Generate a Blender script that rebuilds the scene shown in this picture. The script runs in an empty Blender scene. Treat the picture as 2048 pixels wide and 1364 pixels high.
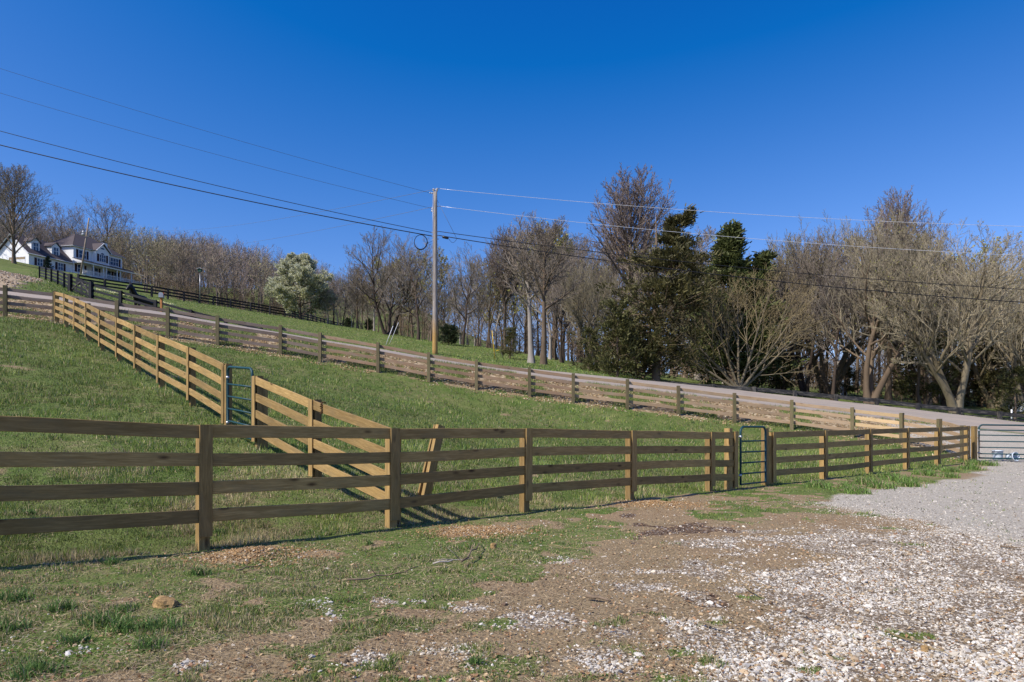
import bpy, math, random
import numpy as np
from mathutils import Vector, Matrix
R = math.radians
scene = bpy.context.scene
col = scene.collection
# ------------------------------------------------------------------ camera, sky, sun, exposure
EYE = 1.345; F = 1365.0; HZ = 855.0            # photo pixels (2048 wide)
cam_d = bpy.data.cameras.new('camera'); cam_d.lens = 24; cam_d.sensor_width = 36
cam_d.shift_y = (HZ - 682) / 2048; cam_d.clip_end = 3000; cam_d.clip_start = 0.05
cam = bpy.data.objects.new('camera', cam_d); col.objects.link(cam)
cam.location = (0, 0, EYE); cam.rotation_euler = (R(90), 0, 0); scene.camera = cam

SUN_EL, SUN_AZ = 46.0, 214.5                   # azimuth of the sun counter-clockwise from +X
sv = Vector((math.cos(R(SUN_EL)) * math.cos(R(SUN_AZ)), math.cos(R(SUN_EL)) * math.sin(R(SUN_AZ)), math.sin(R(SUN_EL))))
sun_d = bpy.data.lights.new('sun', 'SUN'); sun_d.energy = 4.8; sun_d.angle = R(0.55); sun_d.color = (1.0, 0.93, 0.825)
sun = bpy.data.objects.new('sun', sun_d); col.objects.link(sun)
sun.rotation_euler = sv.to_track_quat('Z', 'Y').to_euler(); sun.location = (-20, -20, 30)

world = bpy.data.worlds.new('World'); scene.world = world; world.use_nodes = True
wn = world.node_tree; wn.nodes.clear()
sky = wn.nodes.new('ShaderNodeTexSky'); sky.sky_type = 'NISHITA'; sky.sun_disc = False
sky.sun_elevation = R(SUN_EL); sky.sun_rotation = math.atan2(sv.x, sv.y)
sky.altitude = 300; sky.air_density = 1.0; sky.dust_density = 0.9; sky.ozone_density = 4.0
def vm(op, b_):
    v = wn.nodes.new('ShaderNodeVectorMath'); v.operation = op; v.inputs[1].default_value = b_; return v
v1 = vm('MULTIPLY', (1.78, 1.60, 1.84)); v2 = vm('SUBTRACT', (1.60, 1.07, 0.0)); v3 = vm('MULTIPLY', (0.04, 0.45, 0.5)); v4 = wn.nodes.new('ShaderNodeVectorMath'); v4.operation = 'MAXIMUM'
bg = wn.nodes.new('ShaderNodeBackground'); bg.inputs[1].default_value = 0.075
wo = wn.nodes.new('ShaderNodeOutputWorld')
wn.links.new(sky.outputs[0], v1.inputs[0]); wn.links.new(v1.outputs[0], v2.inputs[0]); wn.links.new(sky.outputs[0], v3.inputs[0])
wn.links.new(v2.outputs[0], v4.inputs[0]); wn.links.new(v3.outputs[0], v4.inputs[1]); wn.links.new(v4.outputs[0], bg.inputs[0])
wn.links.new(bg.outputs[0], wo.inputs[0])
scene.view_settings.view_transform = 'Standard'; scene.view_settings.look = 'None'
scene.view_settings.exposure = 0.32; scene.view_settings.gamma = 1.0
scene.render.engine = 'CYCLES'; scene.cycles.max_bounces = 6; scene.cycles.transparent_max_bounces = 4

# ------------------------------------------------------------------ helpers
rng = np.random.default_rng(7); rnd = random.Random(11)
def W(px, py, Y):                              # a photo pixel at distance Y as a point of the place
    return Vector(((px - 1024) / F * Y, Y, EYE + (HZ - py) / F * Y))
def XY(px, Y): return ((px - 1024) / F * Y, Y)
def mesh_np(name, V, faces, mats=(), smooth=False, col_attr=None, uv=None):
    """V (n,3); faces list of int arrays (m,k)"""
    me = bpy.data.meshes.new(name)
    V = np.asarray(V, dtype=np.float32)
    me.vertices.add(len(V)); me.vertices.foreach_set('co', V.ravel())
    faces = [np.asarray(f, dtype=np.int32) for f in faces if len(f)]
    loops = np.concatenate([f.ravel() for f in faces])
    tot = np.concatenate([np.full(len(f), f.shape[1], dtype=np.int32) for f in faces])
    start = np.concatenate([[0], np.cumsum(tot)[:-1]]).astype(np.int32)
    me.loops.add(len(loops)); me.loops.foreach_set('vertex_index', loops)
    me.polygons.add(len(tot)); me.polygons.foreach_set('loop_start', start); me.polygons.foreach_set('loop_total', tot)
    me.polygons.foreach_set('use_smooth', np.full(len(tot), bool(smooth)))
    me.update(calc_edges=True)
    if col_attr is not None:
        for k, c in col_attr.items():
            a = me.color_attributes.new(k, 'FLOAT_COLOR', 'POINT')
            c = np.asarray(c, dtype=np.float32)
            if c.shape[1] == 3: c = np.concatenate([c, np.ones((len(c), 1), np.float32)], 1)
            a.data.foreach_set('color', c.ravel())
    for m in mats: me.materials.append(m)
    return me
def tag(o, label=None, cat=None, group=None, kind=None):
    if label: o['label'] = label
    if cat: o['category'] = cat
    if group: o['group'] = group
    if kind: o['kind'] = kind
    return o
def empty(name, loc, rz=0.0):
    o = bpy.data.objects.new(name, None); col.objects.link(o); o.empty_display_size = 0.3
    o.location = loc; o.rotation_euler = (0, 0, rz); return o
def link(name, me, parent=None, M=None, smooth=False):
    o = bpy.data.objects.new(name, me); col.objects.link(o)
    if M is None: M = Matrix.Identity(4)
    if parent is not None:
        o.parent = parent
        P = Matrix.LocRotScale(parent.location, parent.rotation_euler, parent.scale)
        if parent.parent is not None:
            G = parent.parent
            P = Matrix.LocRotScale(G.location, G.rotation_euler, G.scale) @ P
        M = P.inverted() @ M
    o.matrix_basis = M
    return o
class MB:
    """collects world-space pieces of ONE mesh"""
    def __init__(s): s.V = []; s.F = {}; s.n = 0
    def add(s, V, F):
        V = np.asarray(V, dtype=float).reshape(-1, 3)
        s.V.append(V)
        for f in F: s.F.setdefault(len(f), []).append([i + s.n for i in f])
        s.n += len(V); return s
    def box(s, c, sz, ax=None):
        """c centre, sz full sizes, ax 3 axis vectors"""
        c = Vector(c); ax = ax or (Vector((1, 0, 0)), Vector((0, 1, 0)), Vector((0, 0, 1)))
        V = []
        for dx, dy, dz in ((-1,-1,-1),(1,-1,-1),(1,1,-1),(-1,1,-1),(-1,-1,1),(1,-1,1),(1,1,1),(-1,1,1)):
            V.append(c + ax[0]*dx*sz[0]/2 + ax[1]*dy*sz[1]/2 + ax[2]*dz*sz[2]/2)
        return s.add(V, [(0,3,2,1),(4,5,6,7),(0,1,5,4),(1,2,6,5),(2,3,7,6),(3,0,4,7)])
    def tube(s, pts, r, n=8, closed=False, caps=True):
        pts = [Vector(p) for p in pts]; m = len(pts)
        rr = r if hasattr(r, '__len__') else [r]*m
        V = []; prev = None
        for i, p in enumerate(pts):
            if closed: t = pts[(i+1) % m] - pts[i-1]
            else: t = pts[min(i+1, m-1)] - pts[max(i-1, 0)]
            t.normalize()
            if prev is None:
                a = Vector((0,0,1)) if abs(t.z) < 0.9 else Vector((1,0,0))
                u = t.cross(a).normalized()
            else:
                u = (prev - t*prev.dot(t)).normalized()
            v = t.cross(u); prev = u
            for k in range(n):
                a = 2*math.pi*k/n
                V.append(p + (u*math.cos(a) + v*math.sin(a))*rr[i])
        Fc = []
        for i in range(m if closed else m-1):
            j = (i+1) % m
            for k in range(n):
                k2 = (k+1) % n
                Fc.append((i*n+k, i*n+k2, j*n+k2, j*n+k))
        if caps and not closed:
            Fc.append(tuple(range(n))[::-1]); Fc.append(tuple((m-1)*n+k for k in range(n)))
        return s.add(V, Fc)
    def build(s, name, mat, parent=None, smooth=False, loc=None):
        V = np.concatenate(s.V)
        c = V.mean(0) if loc is None else np.array(loc)
        me = mesh_np(name, V - c, [np.array(f) for f in s.F.values()], [mat] if mat else [], smooth)
        return link(name, me, parent, Matrix.Translation(Vector(c)))

# value noise
_P = rng.random((256, 256))
def vnoise(x, y, s=1.0, seed=0):
    x = np.asarray(x)/s + 37.7*seed + 1000; y = np.asarray(y)/s + 91.3*seed + 1000
    xi = np.floor(x).astype(int); yi = np.floor(y).astype(int); fx = x-xi; fy = y-yi
    fx = fx*fx*(3-2*fx); fy = fy*fy*(3-2*fy)
    g = lambda a, b: _P[a & 255, b & 255]
    return (g(xi,yi)*(1-fx)+g(xi+1,yi)*fx)*(1-fy) + (g(xi,yi+1)*(1-fx)+g(xi+1,yi+1)*fx)*fy
def fbm(x, y, s=1.0, seed=0, o=4):
    r = 0; a = 0.5; t = 0
    for i in range(o):
        r = r + a*vnoise(x, y, s/2**i, seed+i); t += a; a *= 0.55
    return r/t
def sstep(a, b, x):
    t = np.clip((np.asarray(x)-a)/(b-a), 0, 1); return t*t*(3-2*t)

# ------------------------------------------------------------------ materials
def new_mat(name):
    m = bpy.data.materials.new(name); m.use_nodes = True
    n = m.node_tree; b = n.nodes['Principled BSDF']
    b.inputs['Specular IOR Level'].default_value = 0.3
    return m, n, b
def ramp(n, src, stops):
    r = n.nodes.new('ShaderNodeValToRGB'); e = r.color_ramp.elements
    while len(e) < len(stops): e.new(0.5)
    for i, (p, c) in enumerate(stops):
        e[i].position = p; e[i].color = (*c, 1) if len(c) == 3 else c
    n.links.new(src, r.inputs[0]); return r.outputs[0]
def noise(n, vec, scale, detail=4, rough=0.6, dist=0.0):
    t = n.nodes.new('ShaderNodeTexNoise'); t.inputs['Scale'].default_value = scale
    t.inputs['Detail'].default_value = detail; t.inputs['Roughness'].default_value = rough; t.inputs['Distortion'].default_value = dist
    if vec is not None: n.links.new(vec, t.inputs['Vector'])
    return t.outputs['Fac']
def mixc(n, fac, a, b, mode='MIX'):
    m = n.nodes.new('ShaderNodeMix'); m.data_type = 'RGBA'; m.blend_type = mode
    for k, v in ((0, fac), (6, a), (7, b)):
        if isinstance(v, (int, float)): m.inputs[k].default_value = v
        elif isinstance(v, tuple): m.inputs[k].default_value = (*v, 1)
        else: n.links.new(v, m.inputs[k])
    return m.outputs[2]
def math_n(n, op, a, b=None, clamp=False):
    m = n.nodes.new('ShaderNodeMath'); m.operation = op; m.use_clamp = clamp
    for k, v in ((0, a), (1, b)):
        if v is None: continue
        if isinstance(v, (int, float)): m.inputs[k].default_value = v
        else: n.links.new(v, m.inputs[k])
    return m.outputs[0]
def bump(n, b, h, strength=0.4, dist=0.01):
    k = n.nodes.new('ShaderNodeBump'); k.inputs['Strength'].default_value = strength; k.inputs['Distance'].default_value = dist
    n.links.new(h, k.inputs['Height']); n.links.new(k.outputs[0], b.inputs['Normal'])
def mapping(n, src, scale=(1,1,1), rnd_off=None):
    mp = n.nodes.new('ShaderNodeMapping'); mp.inputs['Scale'].default_value = scale
    n.links.new(src, mp.inputs[0])
    if rnd_off is not None: n.links.new(rnd_off, mp.inputs['Location'])
    return mp.outputs[0]
def wood_mat(name, light, dark, knot, rough=0.8, var=0.35, stain=None, stain_amt=0.0):
    """long axis of every board is its local X"""
    m, n, b = new_mat(name)
    tc = n.nodes.new('ShaderNodeTexCoord'); oi = n.nodes.new('ShaderNodeObjectInfo')
    cx = n.nodes.new('ShaderNodeCombineXYZ')
    off = math_n(n, 'MULTIPLY', oi.outputs['Random'], 57.0)
    n.links.new(off, cx.inputs[0]); n.links.new(off, cx.inputs[1])
    ad = n.nodes.new('ShaderNodeVectorMath'); ad.operation = 'ADD'
    n.links.new(tc.outputs['Object'], ad.inputs[0]); n.links.new(cx.outputs[0], ad.inputs[1])
    v = ad.outputs[0]
    g1 = noise(n, mapping(n, v, (0.55, 9, 14)), 6.0, 6, 0.65, 0.7)
    g2 = noise(n, mapping(n, v, (1.5, 60, 60)), 3.0, 3, 0.6)
    big = noise(n, mapping(n, v, (0.9, 1.5, 1.5)), 1.3, 3, 0.5)
    c = ramp(n, g1, [(0.30, dark), (0.5, tuple((a+b_)/2 for a, b_ in zip(light, dark))), (0.68, light)])
    c = mixc(n, math_n(n, 'MULTIPLY', g2, 0.35), c, dark)
    g3 = noise(n, mapping(n, v, (0.5, 3.5, 4.5)), 5.0, 4, 0.6, 1.2)
    c = mixc(n, ramp(n, g3, [(0.42, (0,0,0)), (0.62, (0.75,0.75,0.75))]), c, dark)
    # knots
    vo = n.nodes.new('ShaderNodeTexVoronoi'); vo.inputs['Scale'].default_value = 1.0
    n.links.new(mapping(n, v, (2.2, 6, 6)), vo.inputs['Vector'])
    kf = ramp(n, vo.outputs['Distance'], [(0.06, (1,1,1)), (0.19, (0,0,0))])
    c = mixc(n, math_n(n, 'MULTIPLY', kf, 0.92), c, knot)
    if stain:
        sf = ramp(n, noise(n, mapping(n, v, (1.2, 5, 5)), 1.6, 5, 0.7), [(0.48, (0,0,0)), (0.66, (1,1,1))])
        c = mixc(n, math_n(n, 'MULTIPLY', sf, stain_amt), c, stain)
    h = n.nodes.new('ShaderNodeHueSaturation')
    val = math_n(n, 'ADD', math_n(n, 'MULTIPLY', oi.outputs['Random'], var), 1.0 - var/2)
    val = math_n(n, 'MULTIPLY', val, math_n(n, 'ADD', math_n(n, 'MULTIPLY', big, 0.5), 0.75))
    n.links.new(val, h.inputs['Value']); n.links.new(c, h.inputs['Color'])
    n.links.new(h.outputs[0], b.inputs['Base Color']); b.inputs['Roughness'].default_value = rough
    bump(n, b, g1, 0.5, 0.004)
    return m
M = {}
M['pine'] = wood_mat('treated_pine', (0.48, 0.325, 0.135), (0.215, 0.135, 0.045), (0.06, 0.03, 0.01), stain=(0.22, 0.155, 0.07), stain_amt=0.7, var=0.5)
M['old_board'] = wood_mat('weathered_board', (0.37, 0.25, 0.16), (0.23, 0.145, 0.09), (0.12, 0.07, 0.04), stain=(0.25, 0.2, 0.16), stain_amt=0.6)
M['old_board_grey'] = wood_mat('greyed_board', (0.27, 0.20, 0.16), (0.16, 0.115, 0.09), (0.09, 0.06, 0.045), stain=(0.22, 0.19, 0.17), stain_amt=0.6)
M['new_board'] = wood_mat('fresh_pale_board', (0.62, 0.47, 0.29), (0.45, 0.31, 0.16), (0.25, 0.14, 0.06))
M['mid_board'] = wood_mat('tan_board', (0.46, 0.34, 0.22), (0.30, 0.20, 0.12), (0.15, 0.09, 0.045), stain=(0.3, 0.25, 0.19), stain_amt=0.5)
M['mossy_post'] = wood_mat('mossy_post', (0.21, 0.165, 0.095), (0.12, 0.095, 0.05), (0.06, 0.05, 0.02), stain=(0.11, 0.12, 0.045), stain_amt=0.6)
M['black_board'] = wood_mat('black_painted_board', (0.014, 0.014, 0.018), (0.008, 0.008, 0.010), (0.006, 0.006, 0.008), stain=(0.03, 0.03, 0.035), stain_amt=0.3, rough=0.6)
M['worn_black'] = wood_mat('worn_black_board', (0.045, 0.042, 0.042), (0.018, 0.018, 0.022), (0.02, 0.02, 0.02), stain=(0.2, 0.18, 0.15), stain_amt=0.6)
M['pole_wood'] = wood_mat('pole_wood', (0.40, 0.33, 0.26), (0.22, 0.17, 0.13), (0.12, 0.08, 0.05), var=0.0)
def pole_mat():
    m, n, b = new_mat('utility_pole_wood'); tc = n.nodes.new('ShaderNodeTexCoord')
    sp = n.nodes.new('ShaderNodeSeparateXYZ'); n.links.new(tc.outputs['Object'], sp.inputs[0])
    f = noise(n, mapping(n, tc.outputs['Object'], (8, 8, 0.5)), 4, 5, 0.7); f2 = noise(n, mapping(n, tc.outputs['Object'], (2, 2, .4)), 2, 3, 0.7)
    c = ramp(n, f, [(0.35, (0.17, 0.145, 0.125)), (0.65, (0.37, 0.335, 0.30))])
    c2 = ramp(n, f, [(0.35, (0.27, 0.155, 0.05)), (0.65, (0.46, 0.29, 0.10))])
    z = math_n(n, 'ADD', sp.outputs[2], math_n(n, 'MULTIPLY', f2, 1.6))
    mr = n.nodes.new('ShaderNodeMapRange'); n.links.new(z, mr.inputs[0]); mr.inputs[1].default_value = -3.0; mr.inputs[2].default_value = -1.6; mr.inputs[3].default_value = 1; mr.inputs[4].default_value = 0
    n.links.new(mixc(n, mr.outputs[0], c, c2), b.inputs['Base Color']); b.inputs['Roughness'].default_value = 0.9; bump(n, b, f, 0.6, 0.01); return m
M['upole'] = pole_mat()

def simple(name, c, rough=0.6, metal=0.0, nscale=None, c2=None, bstr=0.2, bd=0.005, obj=True):
    m, n, b = new_mat(name)
    b.inputs['Roughness'].default_value = rough; b.inputs['Metallic'].default_value = metal
    tc = n.nodes.new('ShaderNodeTexCoord')
    f = noise(n, tc.outputs['Object'], nscale or 6.0, 5, 0.6)
    c2 = c2 or tuple(x*0.75 for x in c)
    n.links.new(ramp(n, f, [(0.35, c2), (0.65, c)]), b.inputs['Base Color'])
    bump(n, b, f, bstr, bd)
    return m
M['gate_paint'] = simple('green_gate_paint', (0.012, 0.058, 0.072), 0.5, 0.0, 25, (0.008, 0.042, 0.05), 0.1)
M['steel'] = simple('galvanised_steel', (0.45, 0.46, 0.48), 0.4, 0.7, 20)
M['dark_steel'] = simple('dark_steel', (0.05, 0.05, 0.05), 0.5, 0.5, 20)
M['cable'] = simple('black_cable', (0.012, 0.013, 0.016), 0.6)
M['wire_grey'] = simple('grey_wire', (0.16, 0.18, 0.22), 0.5)
M['wire_dim'] = simple('dull_wire', (0.05, 0.065, 0.09), 0.7)
M['wire_bright'] = simple('bright_aluminium_wire', (0.75, 0.76, 0.78), 0.35, 0.3)
M['porcelain'] = simple('porcelain', (0.5, 0.5, 0.5), 0.3)
M['white'] = simple('white_siding_paint', (0.80, 0.80, 0.80), 0.6, 0, 0.6, (0.74, 0.75, 0.77))
M['white_trim'] = simple('white_trim', (0.8, 0.8, 0.82), 0.5)
M['yellow'] = simple('yellow_plastic', (0.65, 0.42, 0.02), 0.5)
M['blue_tub'] = simple('pale_blue_plastic', (0.60, 0.68, 0.76), 0.45, 0, 8, (0.54, 0.62, 0.71))
M['rope'] = simple('rope', (0.09, 0.045, 0.02), 0.9)
M['horse'] = simple('black_horse_coat', (0.010, 0.009, 0.010), 0.45)
M['mail'] = simple('mailbox_metal', (0.42, 0.44, 0.47), 0.4)
M['cedar_post'] = simple('orange_wood_post', (0.42, 0.18, 0.06), 0.8, 0, 15)
M['maroon'] = simple('maroon_shutter', (0.045, 0.012, 0.016), 0.6)
M['glass_h'] = simple('window_glass', (0.04, 0.09, 0.17), 0.08, 0, 1.5, (0.03, 0.06, 0.12), 0.0)
M['green_box'] = simple('green_box_paint', (0.02, 0.07, 0.045), 0.6)
M['brick'] = simple('brick_red', (0.20, 0.07, 0.045), 0.9, 0, 8)
M['car_white'] = simple('white_car_paint', (0.7, 0.72, 0.75), 0.3)
M['car_glass'] = simple('car_glass', (0.02, 0.03, 0.04), 0.1)
M['black_metal'] = simple('black_metal', (0.015, 0.015, 0.017), 0.4)
M['ply'] = simple('plywood', (0.33, 0.25, 0.16), 0.8, 0, 5)
M['red'] = simple('faded_red', (0.35, 0.03, 0.025), 0.7)

def shingle(name, c1, c2):
    m, n, b = new_mat(name)
    tc = n.nodes.new('ShaderNodeTexCoord')
    f = noise(n, mapping(n, tc.outputs['Object'], (1, 1, 4)), 6, 4, 0.7)
    n.links.new(ramp(n, f, [(0.3, c1), (0.7, c2)]), b.inputs['Base Color']); b.inputs['Roughness'].default_value = 0.9
    return m
M['shingle'] = shingle('roof_shingles', (0.055, 0.045, 0.05), (0.10, 0.082, 0.085))

def attr_mat(name, rough=0.8, trans=0.0, nvar=0.0, spec=0.25):
    m, n, b = new_mat(name)
    a = n.nodes.new('ShaderNodeAttribute'); a.attribute_name = 'tint'
    n.links.new(a.outputs['Color'], b.inputs['Base Color']); b.inputs['Roughness'].default_value = rough
    b.inputs['Specular IOR Level'].default_value = spec
    if trans:
        t = n.nodes.new('ShaderNodeBsdfTranslucent'); mx = n.nodes.new('ShaderNodeMixShader'); mx.inputs[0].default_value = trans
        n.links.new(a.outputs['Color'], t.inputs[0]); n.links.new(b.outputs[0], mx.inputs[1]); n.links.new(t.outputs[0], mx.inputs[2])
        n.links.new(mx.outputs[0], n.nodes['Material Output'].inputs[0])
    return m
M['blade'] = attr_mat('grass_blade', 0.55, 0.3)
M['stone'] = attr_mat('loose_stone', 0.9)
M['leaf'] = attr_mat('foliage', 0.6, 0.25)
M['bits'] = attr_mat('twig', 0.9)
M['blossom'] = attr_mat('blossom_and_young_leaf', 0.7, 0.5)

def bark_mat(name, light, dark, scale=3.0):
    m, n, b = new_mat(name)
    tc = n.nodes.new('ShaderNodeTexCoord'); oi = n.nodes.new('ShaderNodeObjectInfo')
    f = noise(n, mapping(n, tc.outputs['Object'], (1, 1, 0.35)), scale, 5, 0.7)
    c = ramp(n, f, [(0.35, dark), (0.62, light)])
    h = n.nodes.new('ShaderNodeHueSaturation')
    n.links.new(math_n(n, 'ADD', math_n(n, 'MULTIPLY', oi.outputs['Random'], 0.4), 0.8), h.inputs['Value'])
    n.links.new(c, h.inputs['Color']); n.links.new(h.outputs[0], b.inputs['Base Color'])
    b.inputs['Roughness'].default_value = 0.95; b.inputs['Specular IOR Level'].default_value = 0.1
    bump(n, b, f, 0.5, 0.02)
    return m
M['bark'] = bark_mat('brown_grey_bark', (0.22, 0.165, 0.115), (0.075, 0.055, 0.04))
M['bark_pale'] = bark_mat('pale_grey_bark', (0.42, 0.38, 0.34), (0.20, 0.175, 0.15))
M['bark_tan'] = bark_mat('olive_tan_bark', (0.24, 0.20, 0.14), (0.11, 0.09, 0.055))
M['bark_dark'] = bark_mat('dark_bark', (0.10, 0.075, 0.06), (0.035, 0.027, 0.022))
M['bark_snap'] = simple('split_pale_wood', (0.55, 0.38, 0.18), 0.9)
M['twig_brown'] = bark_mat('brown_twigs', (0.29, 0.24, 0.19), (0.17, 0.14, 0.11))
M['twig_red'] = bark_mat('reddish_twigs', (0.25, 0.20, 0.17), (0.15, 0.12, 0.105))
M['twig_tan'] = bark_mat('tan_twigs', (0.32, 0.255, 0.14), (0.17, 0.13, 0.07))
M['twig_olive'] = bark_mat('olive_twigs', (0.30, 0.26, 0.18), (0.17, 0.145, 0.10))
M['twig_grey'] = bark_mat('grey_twigs', (0.29, 0.25, 0.21), (0.17, 0.145, 0.12))

# ------------------------------------------------------------------ terrain
CP = []
def cp(px, py, Y): v = W(px, py, Y); CP.append((v.x, v.y, v.z))
for (x, y) in ((-6,-3),(0,-3),(8,-3),(20,-3),(-2.7,3.7),(0,4),(4,4),(8,5),(-3.39,7.54),(-1.6,9.13),(0.25,10.8),(2.2,12.5),(4.2,14.3),(6.1,16),(8.2,17.9),(10.4,19.8),(12.6,21.8),(14.9,23.8),(17.5,26.1),(3,7),(6,10),(12,12),(20,15),(30,5),(32,20),(23,27)):
    CP.append((x, y, 0.0))
CP.append((-4.75, 6.33, 0.05)); CP.append((-12, 0, 0.3)); CP.append((-9, 8, 0.5))
F2P = [(625,.42,11.03),(510,.94,12.87),(448,1.29,14.1),(378,1.84,15.9),(317,2.37,17.8),(271,2.90,19.6),(234,3.41,21.4),(200,3.97,23.3),(173,4.52,25.0),(149,5.06,26.8),(129,5.55,28.5),(111,6.0,30.3)]
for px, z, Y in F2P: CP.append((*XY(px, Y), z))
F3P = [(-90,564,29.5),(12,574,30.2),(111,585,30.9),(235,604,31.5),(337,617,32),(436,634,32.4),(562,653,33),(641,668,33),(757,688,33),(858,707,33),(953,722,33),(1059,737,33),(1146,749,33),(1254,761,33),(1356,774,33),(1468,788,33),(1583,802,32.5),(1705,817,31.5),(1806,828,30),(1883,840,28),(1930,853,26.5)]
for px, py, Y in F3P[:-1]:
    v = W(px, py, Y); CP.append((v.x, v.y, v.z - 1.34))
CP.append((-13, 15, 2.35)); CP.append((-18, 20, 4.2)); CP.append((-24, 24, 6.0)); CP.append((-40, 20, 9)); CP.append((-40, 5, 5))
# road edges, near (Y=36) and far (Y=41.5)
RN = [(-1000,455),(-300,552),(0,592),(111,605),(235,620),(337,635),(436,651),(562,672),(641,685),(757,703),(858,721),(953,735),(1059,750),(1146,763),(1254,775),(1356,787),(1468,801),(1583,816),(1705,830),(1806,840),(1950,855),(2048,866),(2300,888),(3200,930)]
RF = [(-1000,440),(-300,538),(0,576),(111,589),(235,611),(337,627),(436,645),(562,666),(641,680),(757,698),(858,716),(953,729),(1059,738),(1146,747),(1254,758),(1356,768),(1468,780),(1583,793),(1705,806),(1806,817),(1950,834),(2048,846),(2300,872),(3200,915)]
YN, YF = 36.0, 41.5
for i in range(1, len(RN)-1):
    cp(*RN[i], YN); cp(*RF[i], YF)
F5P = [(81,533.5,74),(94,535.5,68),(105,538,64),(118,541.5,60),(131,546,56),(143,551,52.5),(185,567,50),(243,582,48),(313,601,47.5),(383,620,47.5),(453,638,47.5),(523,656,47.5),(600,675,47.5)]
for px, py, Y in F5P:
    v = W(px, py, Y); CP.append((v.x, v.y, v.z - 1.3))
for px, py, Y in ((0,545,55),(60,560,50),(-200,500,60),(-400,480,80),(30,540,100),(0,516,135),(61,529,141),(147,547,150),(262,566,162),(213,580,80),(345,600,89),(440,612.7,98),(560,633,104),(600,640,112),(640,648,125),(690,655,145),
                  (757,664,112),(870,683,95),(960,695,80),(1063,727,55),(1063,713,75),(1150,736,60),(1200,748,50),(870,707,43.5),(600,655,80),(400,622,75),(345,628,60),(160,548,105),
                  (213,573,100),(213,567,125),(262,574,130),(180,561,118),(300,592,110),(300,588,140),(240,570,145),(100,548,118),(1501,790,46),(1290,768,46),(1700,812,46),(1900,832,46),(2048,846,46),(2300,865,46),(1480,783,52),(1700,806,56),(1900,822,54),(2048,834,54),(1500,765,100),(2048,795,100),(1250,745,100),
                  (1500,760,160),(2048,790,160),(2500,820,100),(2500,820,200)): cp(px, py, Y)
for X, Y, z in ((-150,200,42),(-110,200,42),(-91,200,41),(-62,200,40),(-40,200,38),(-25,200,35),(-10,200,27),(5,200,23),(20,200,17),(60,200,12),(120,200,10),(-150,160,41),(-200,120,42),(-120,60,28),(-80,30,18),(-60,160,33),(-110,300,42),(0,300,30),(120,300,15),(-230,300,45),(200,120,8),(120,30,0),(80,60,3)):
    CP.append((X, Y, z))
CP = np.array(CP)
def _tps():
    n = len(CP); sc = 30.0; P = CP[:, :2]/sc
    d = np.linalg.norm(P[:, None]-P[None], axis=2); K = np.where(d > 0, d*d*np.log(d+1e-12), 0) + np.eye(n)*0.0004
    Q = np.hstack([np.ones((n,1)), P]); A = np.block([[K, Q],[Q.T, np.zeros((3,3))]])
    return np.linalg.solve(A, np.concatenate([CP[:,2], [0,0,0]])), P, sc
_w, _Pc, _sc = _tps()
GG = [( -2.72, 7.15, 0.50, 0.075, 0), (-0.45, 8.8, 0.55, 0.05, 0), (2.55, 12.0, 0.6, 0.05, 0)]   # spoil heaps beside posts
def tz(X, Y):
    X = np.atleast_1d(np.asarray(X, float)); Y = np.atleast_1d(np.asarray(Y, float))
    xc = np.clip(X, -230, 200).ravel()/_sc; yc = np.clip(Y, -3, 300).ravel()/_sc
    out = np.empty(len(xc))
    for i in range(0, len(xc), 20000):
        s = slice(i, i+20000)
        d2 = (xc[s,None]-_Pc[None,:,0])**2 + (yc[s,None]-_Pc[None,:,1])**2
        K = 0.5*d2*np.log(d2+1e-12)
        out[s] = K @ _w[:-3] + _w[-3] + _w[-2]*xc[s] + _w[-1]*yc[s]
    out = out.reshape(X.shape)
    near = 1 - sstep(20, 34, Y)
    # keep the yard in front of the fence level
    side = Y - (10.4 + 0.89*X)
    flat = (1 - sstep(0.0, 2.0, side)) * (1 - sstep(26, 30, Y)) * sstep(-9, -5, X)
    out = out*(1-flat) + flat*0.0 + flat*0.05*sstep(-3.4, -5, X)
    out = out + near*(0.05*(fbm(X, Y, 1.6, 3)-0.5) + 0.03*(fbm(X, Y, 0.35, 5, 3)-0.5)) + (1-near)*0.10*(fbm(X, Y, 3, 9)-0.5)*(1-sstep(34.5, 35.5, Y)*(1-sstep(42, 44, Y)))
    for gx, gy, gr, gh, _ in GG:
        out = out + gh*np.exp(-((X-gx)**2+(Y-gy)**2)/(gr*0.6)**2)*(0.8+0.4*vnoise(X, Y, 0.05, 2))
    return out
def tz1(x, y): return float(tz([x], [y])[0])

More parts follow.
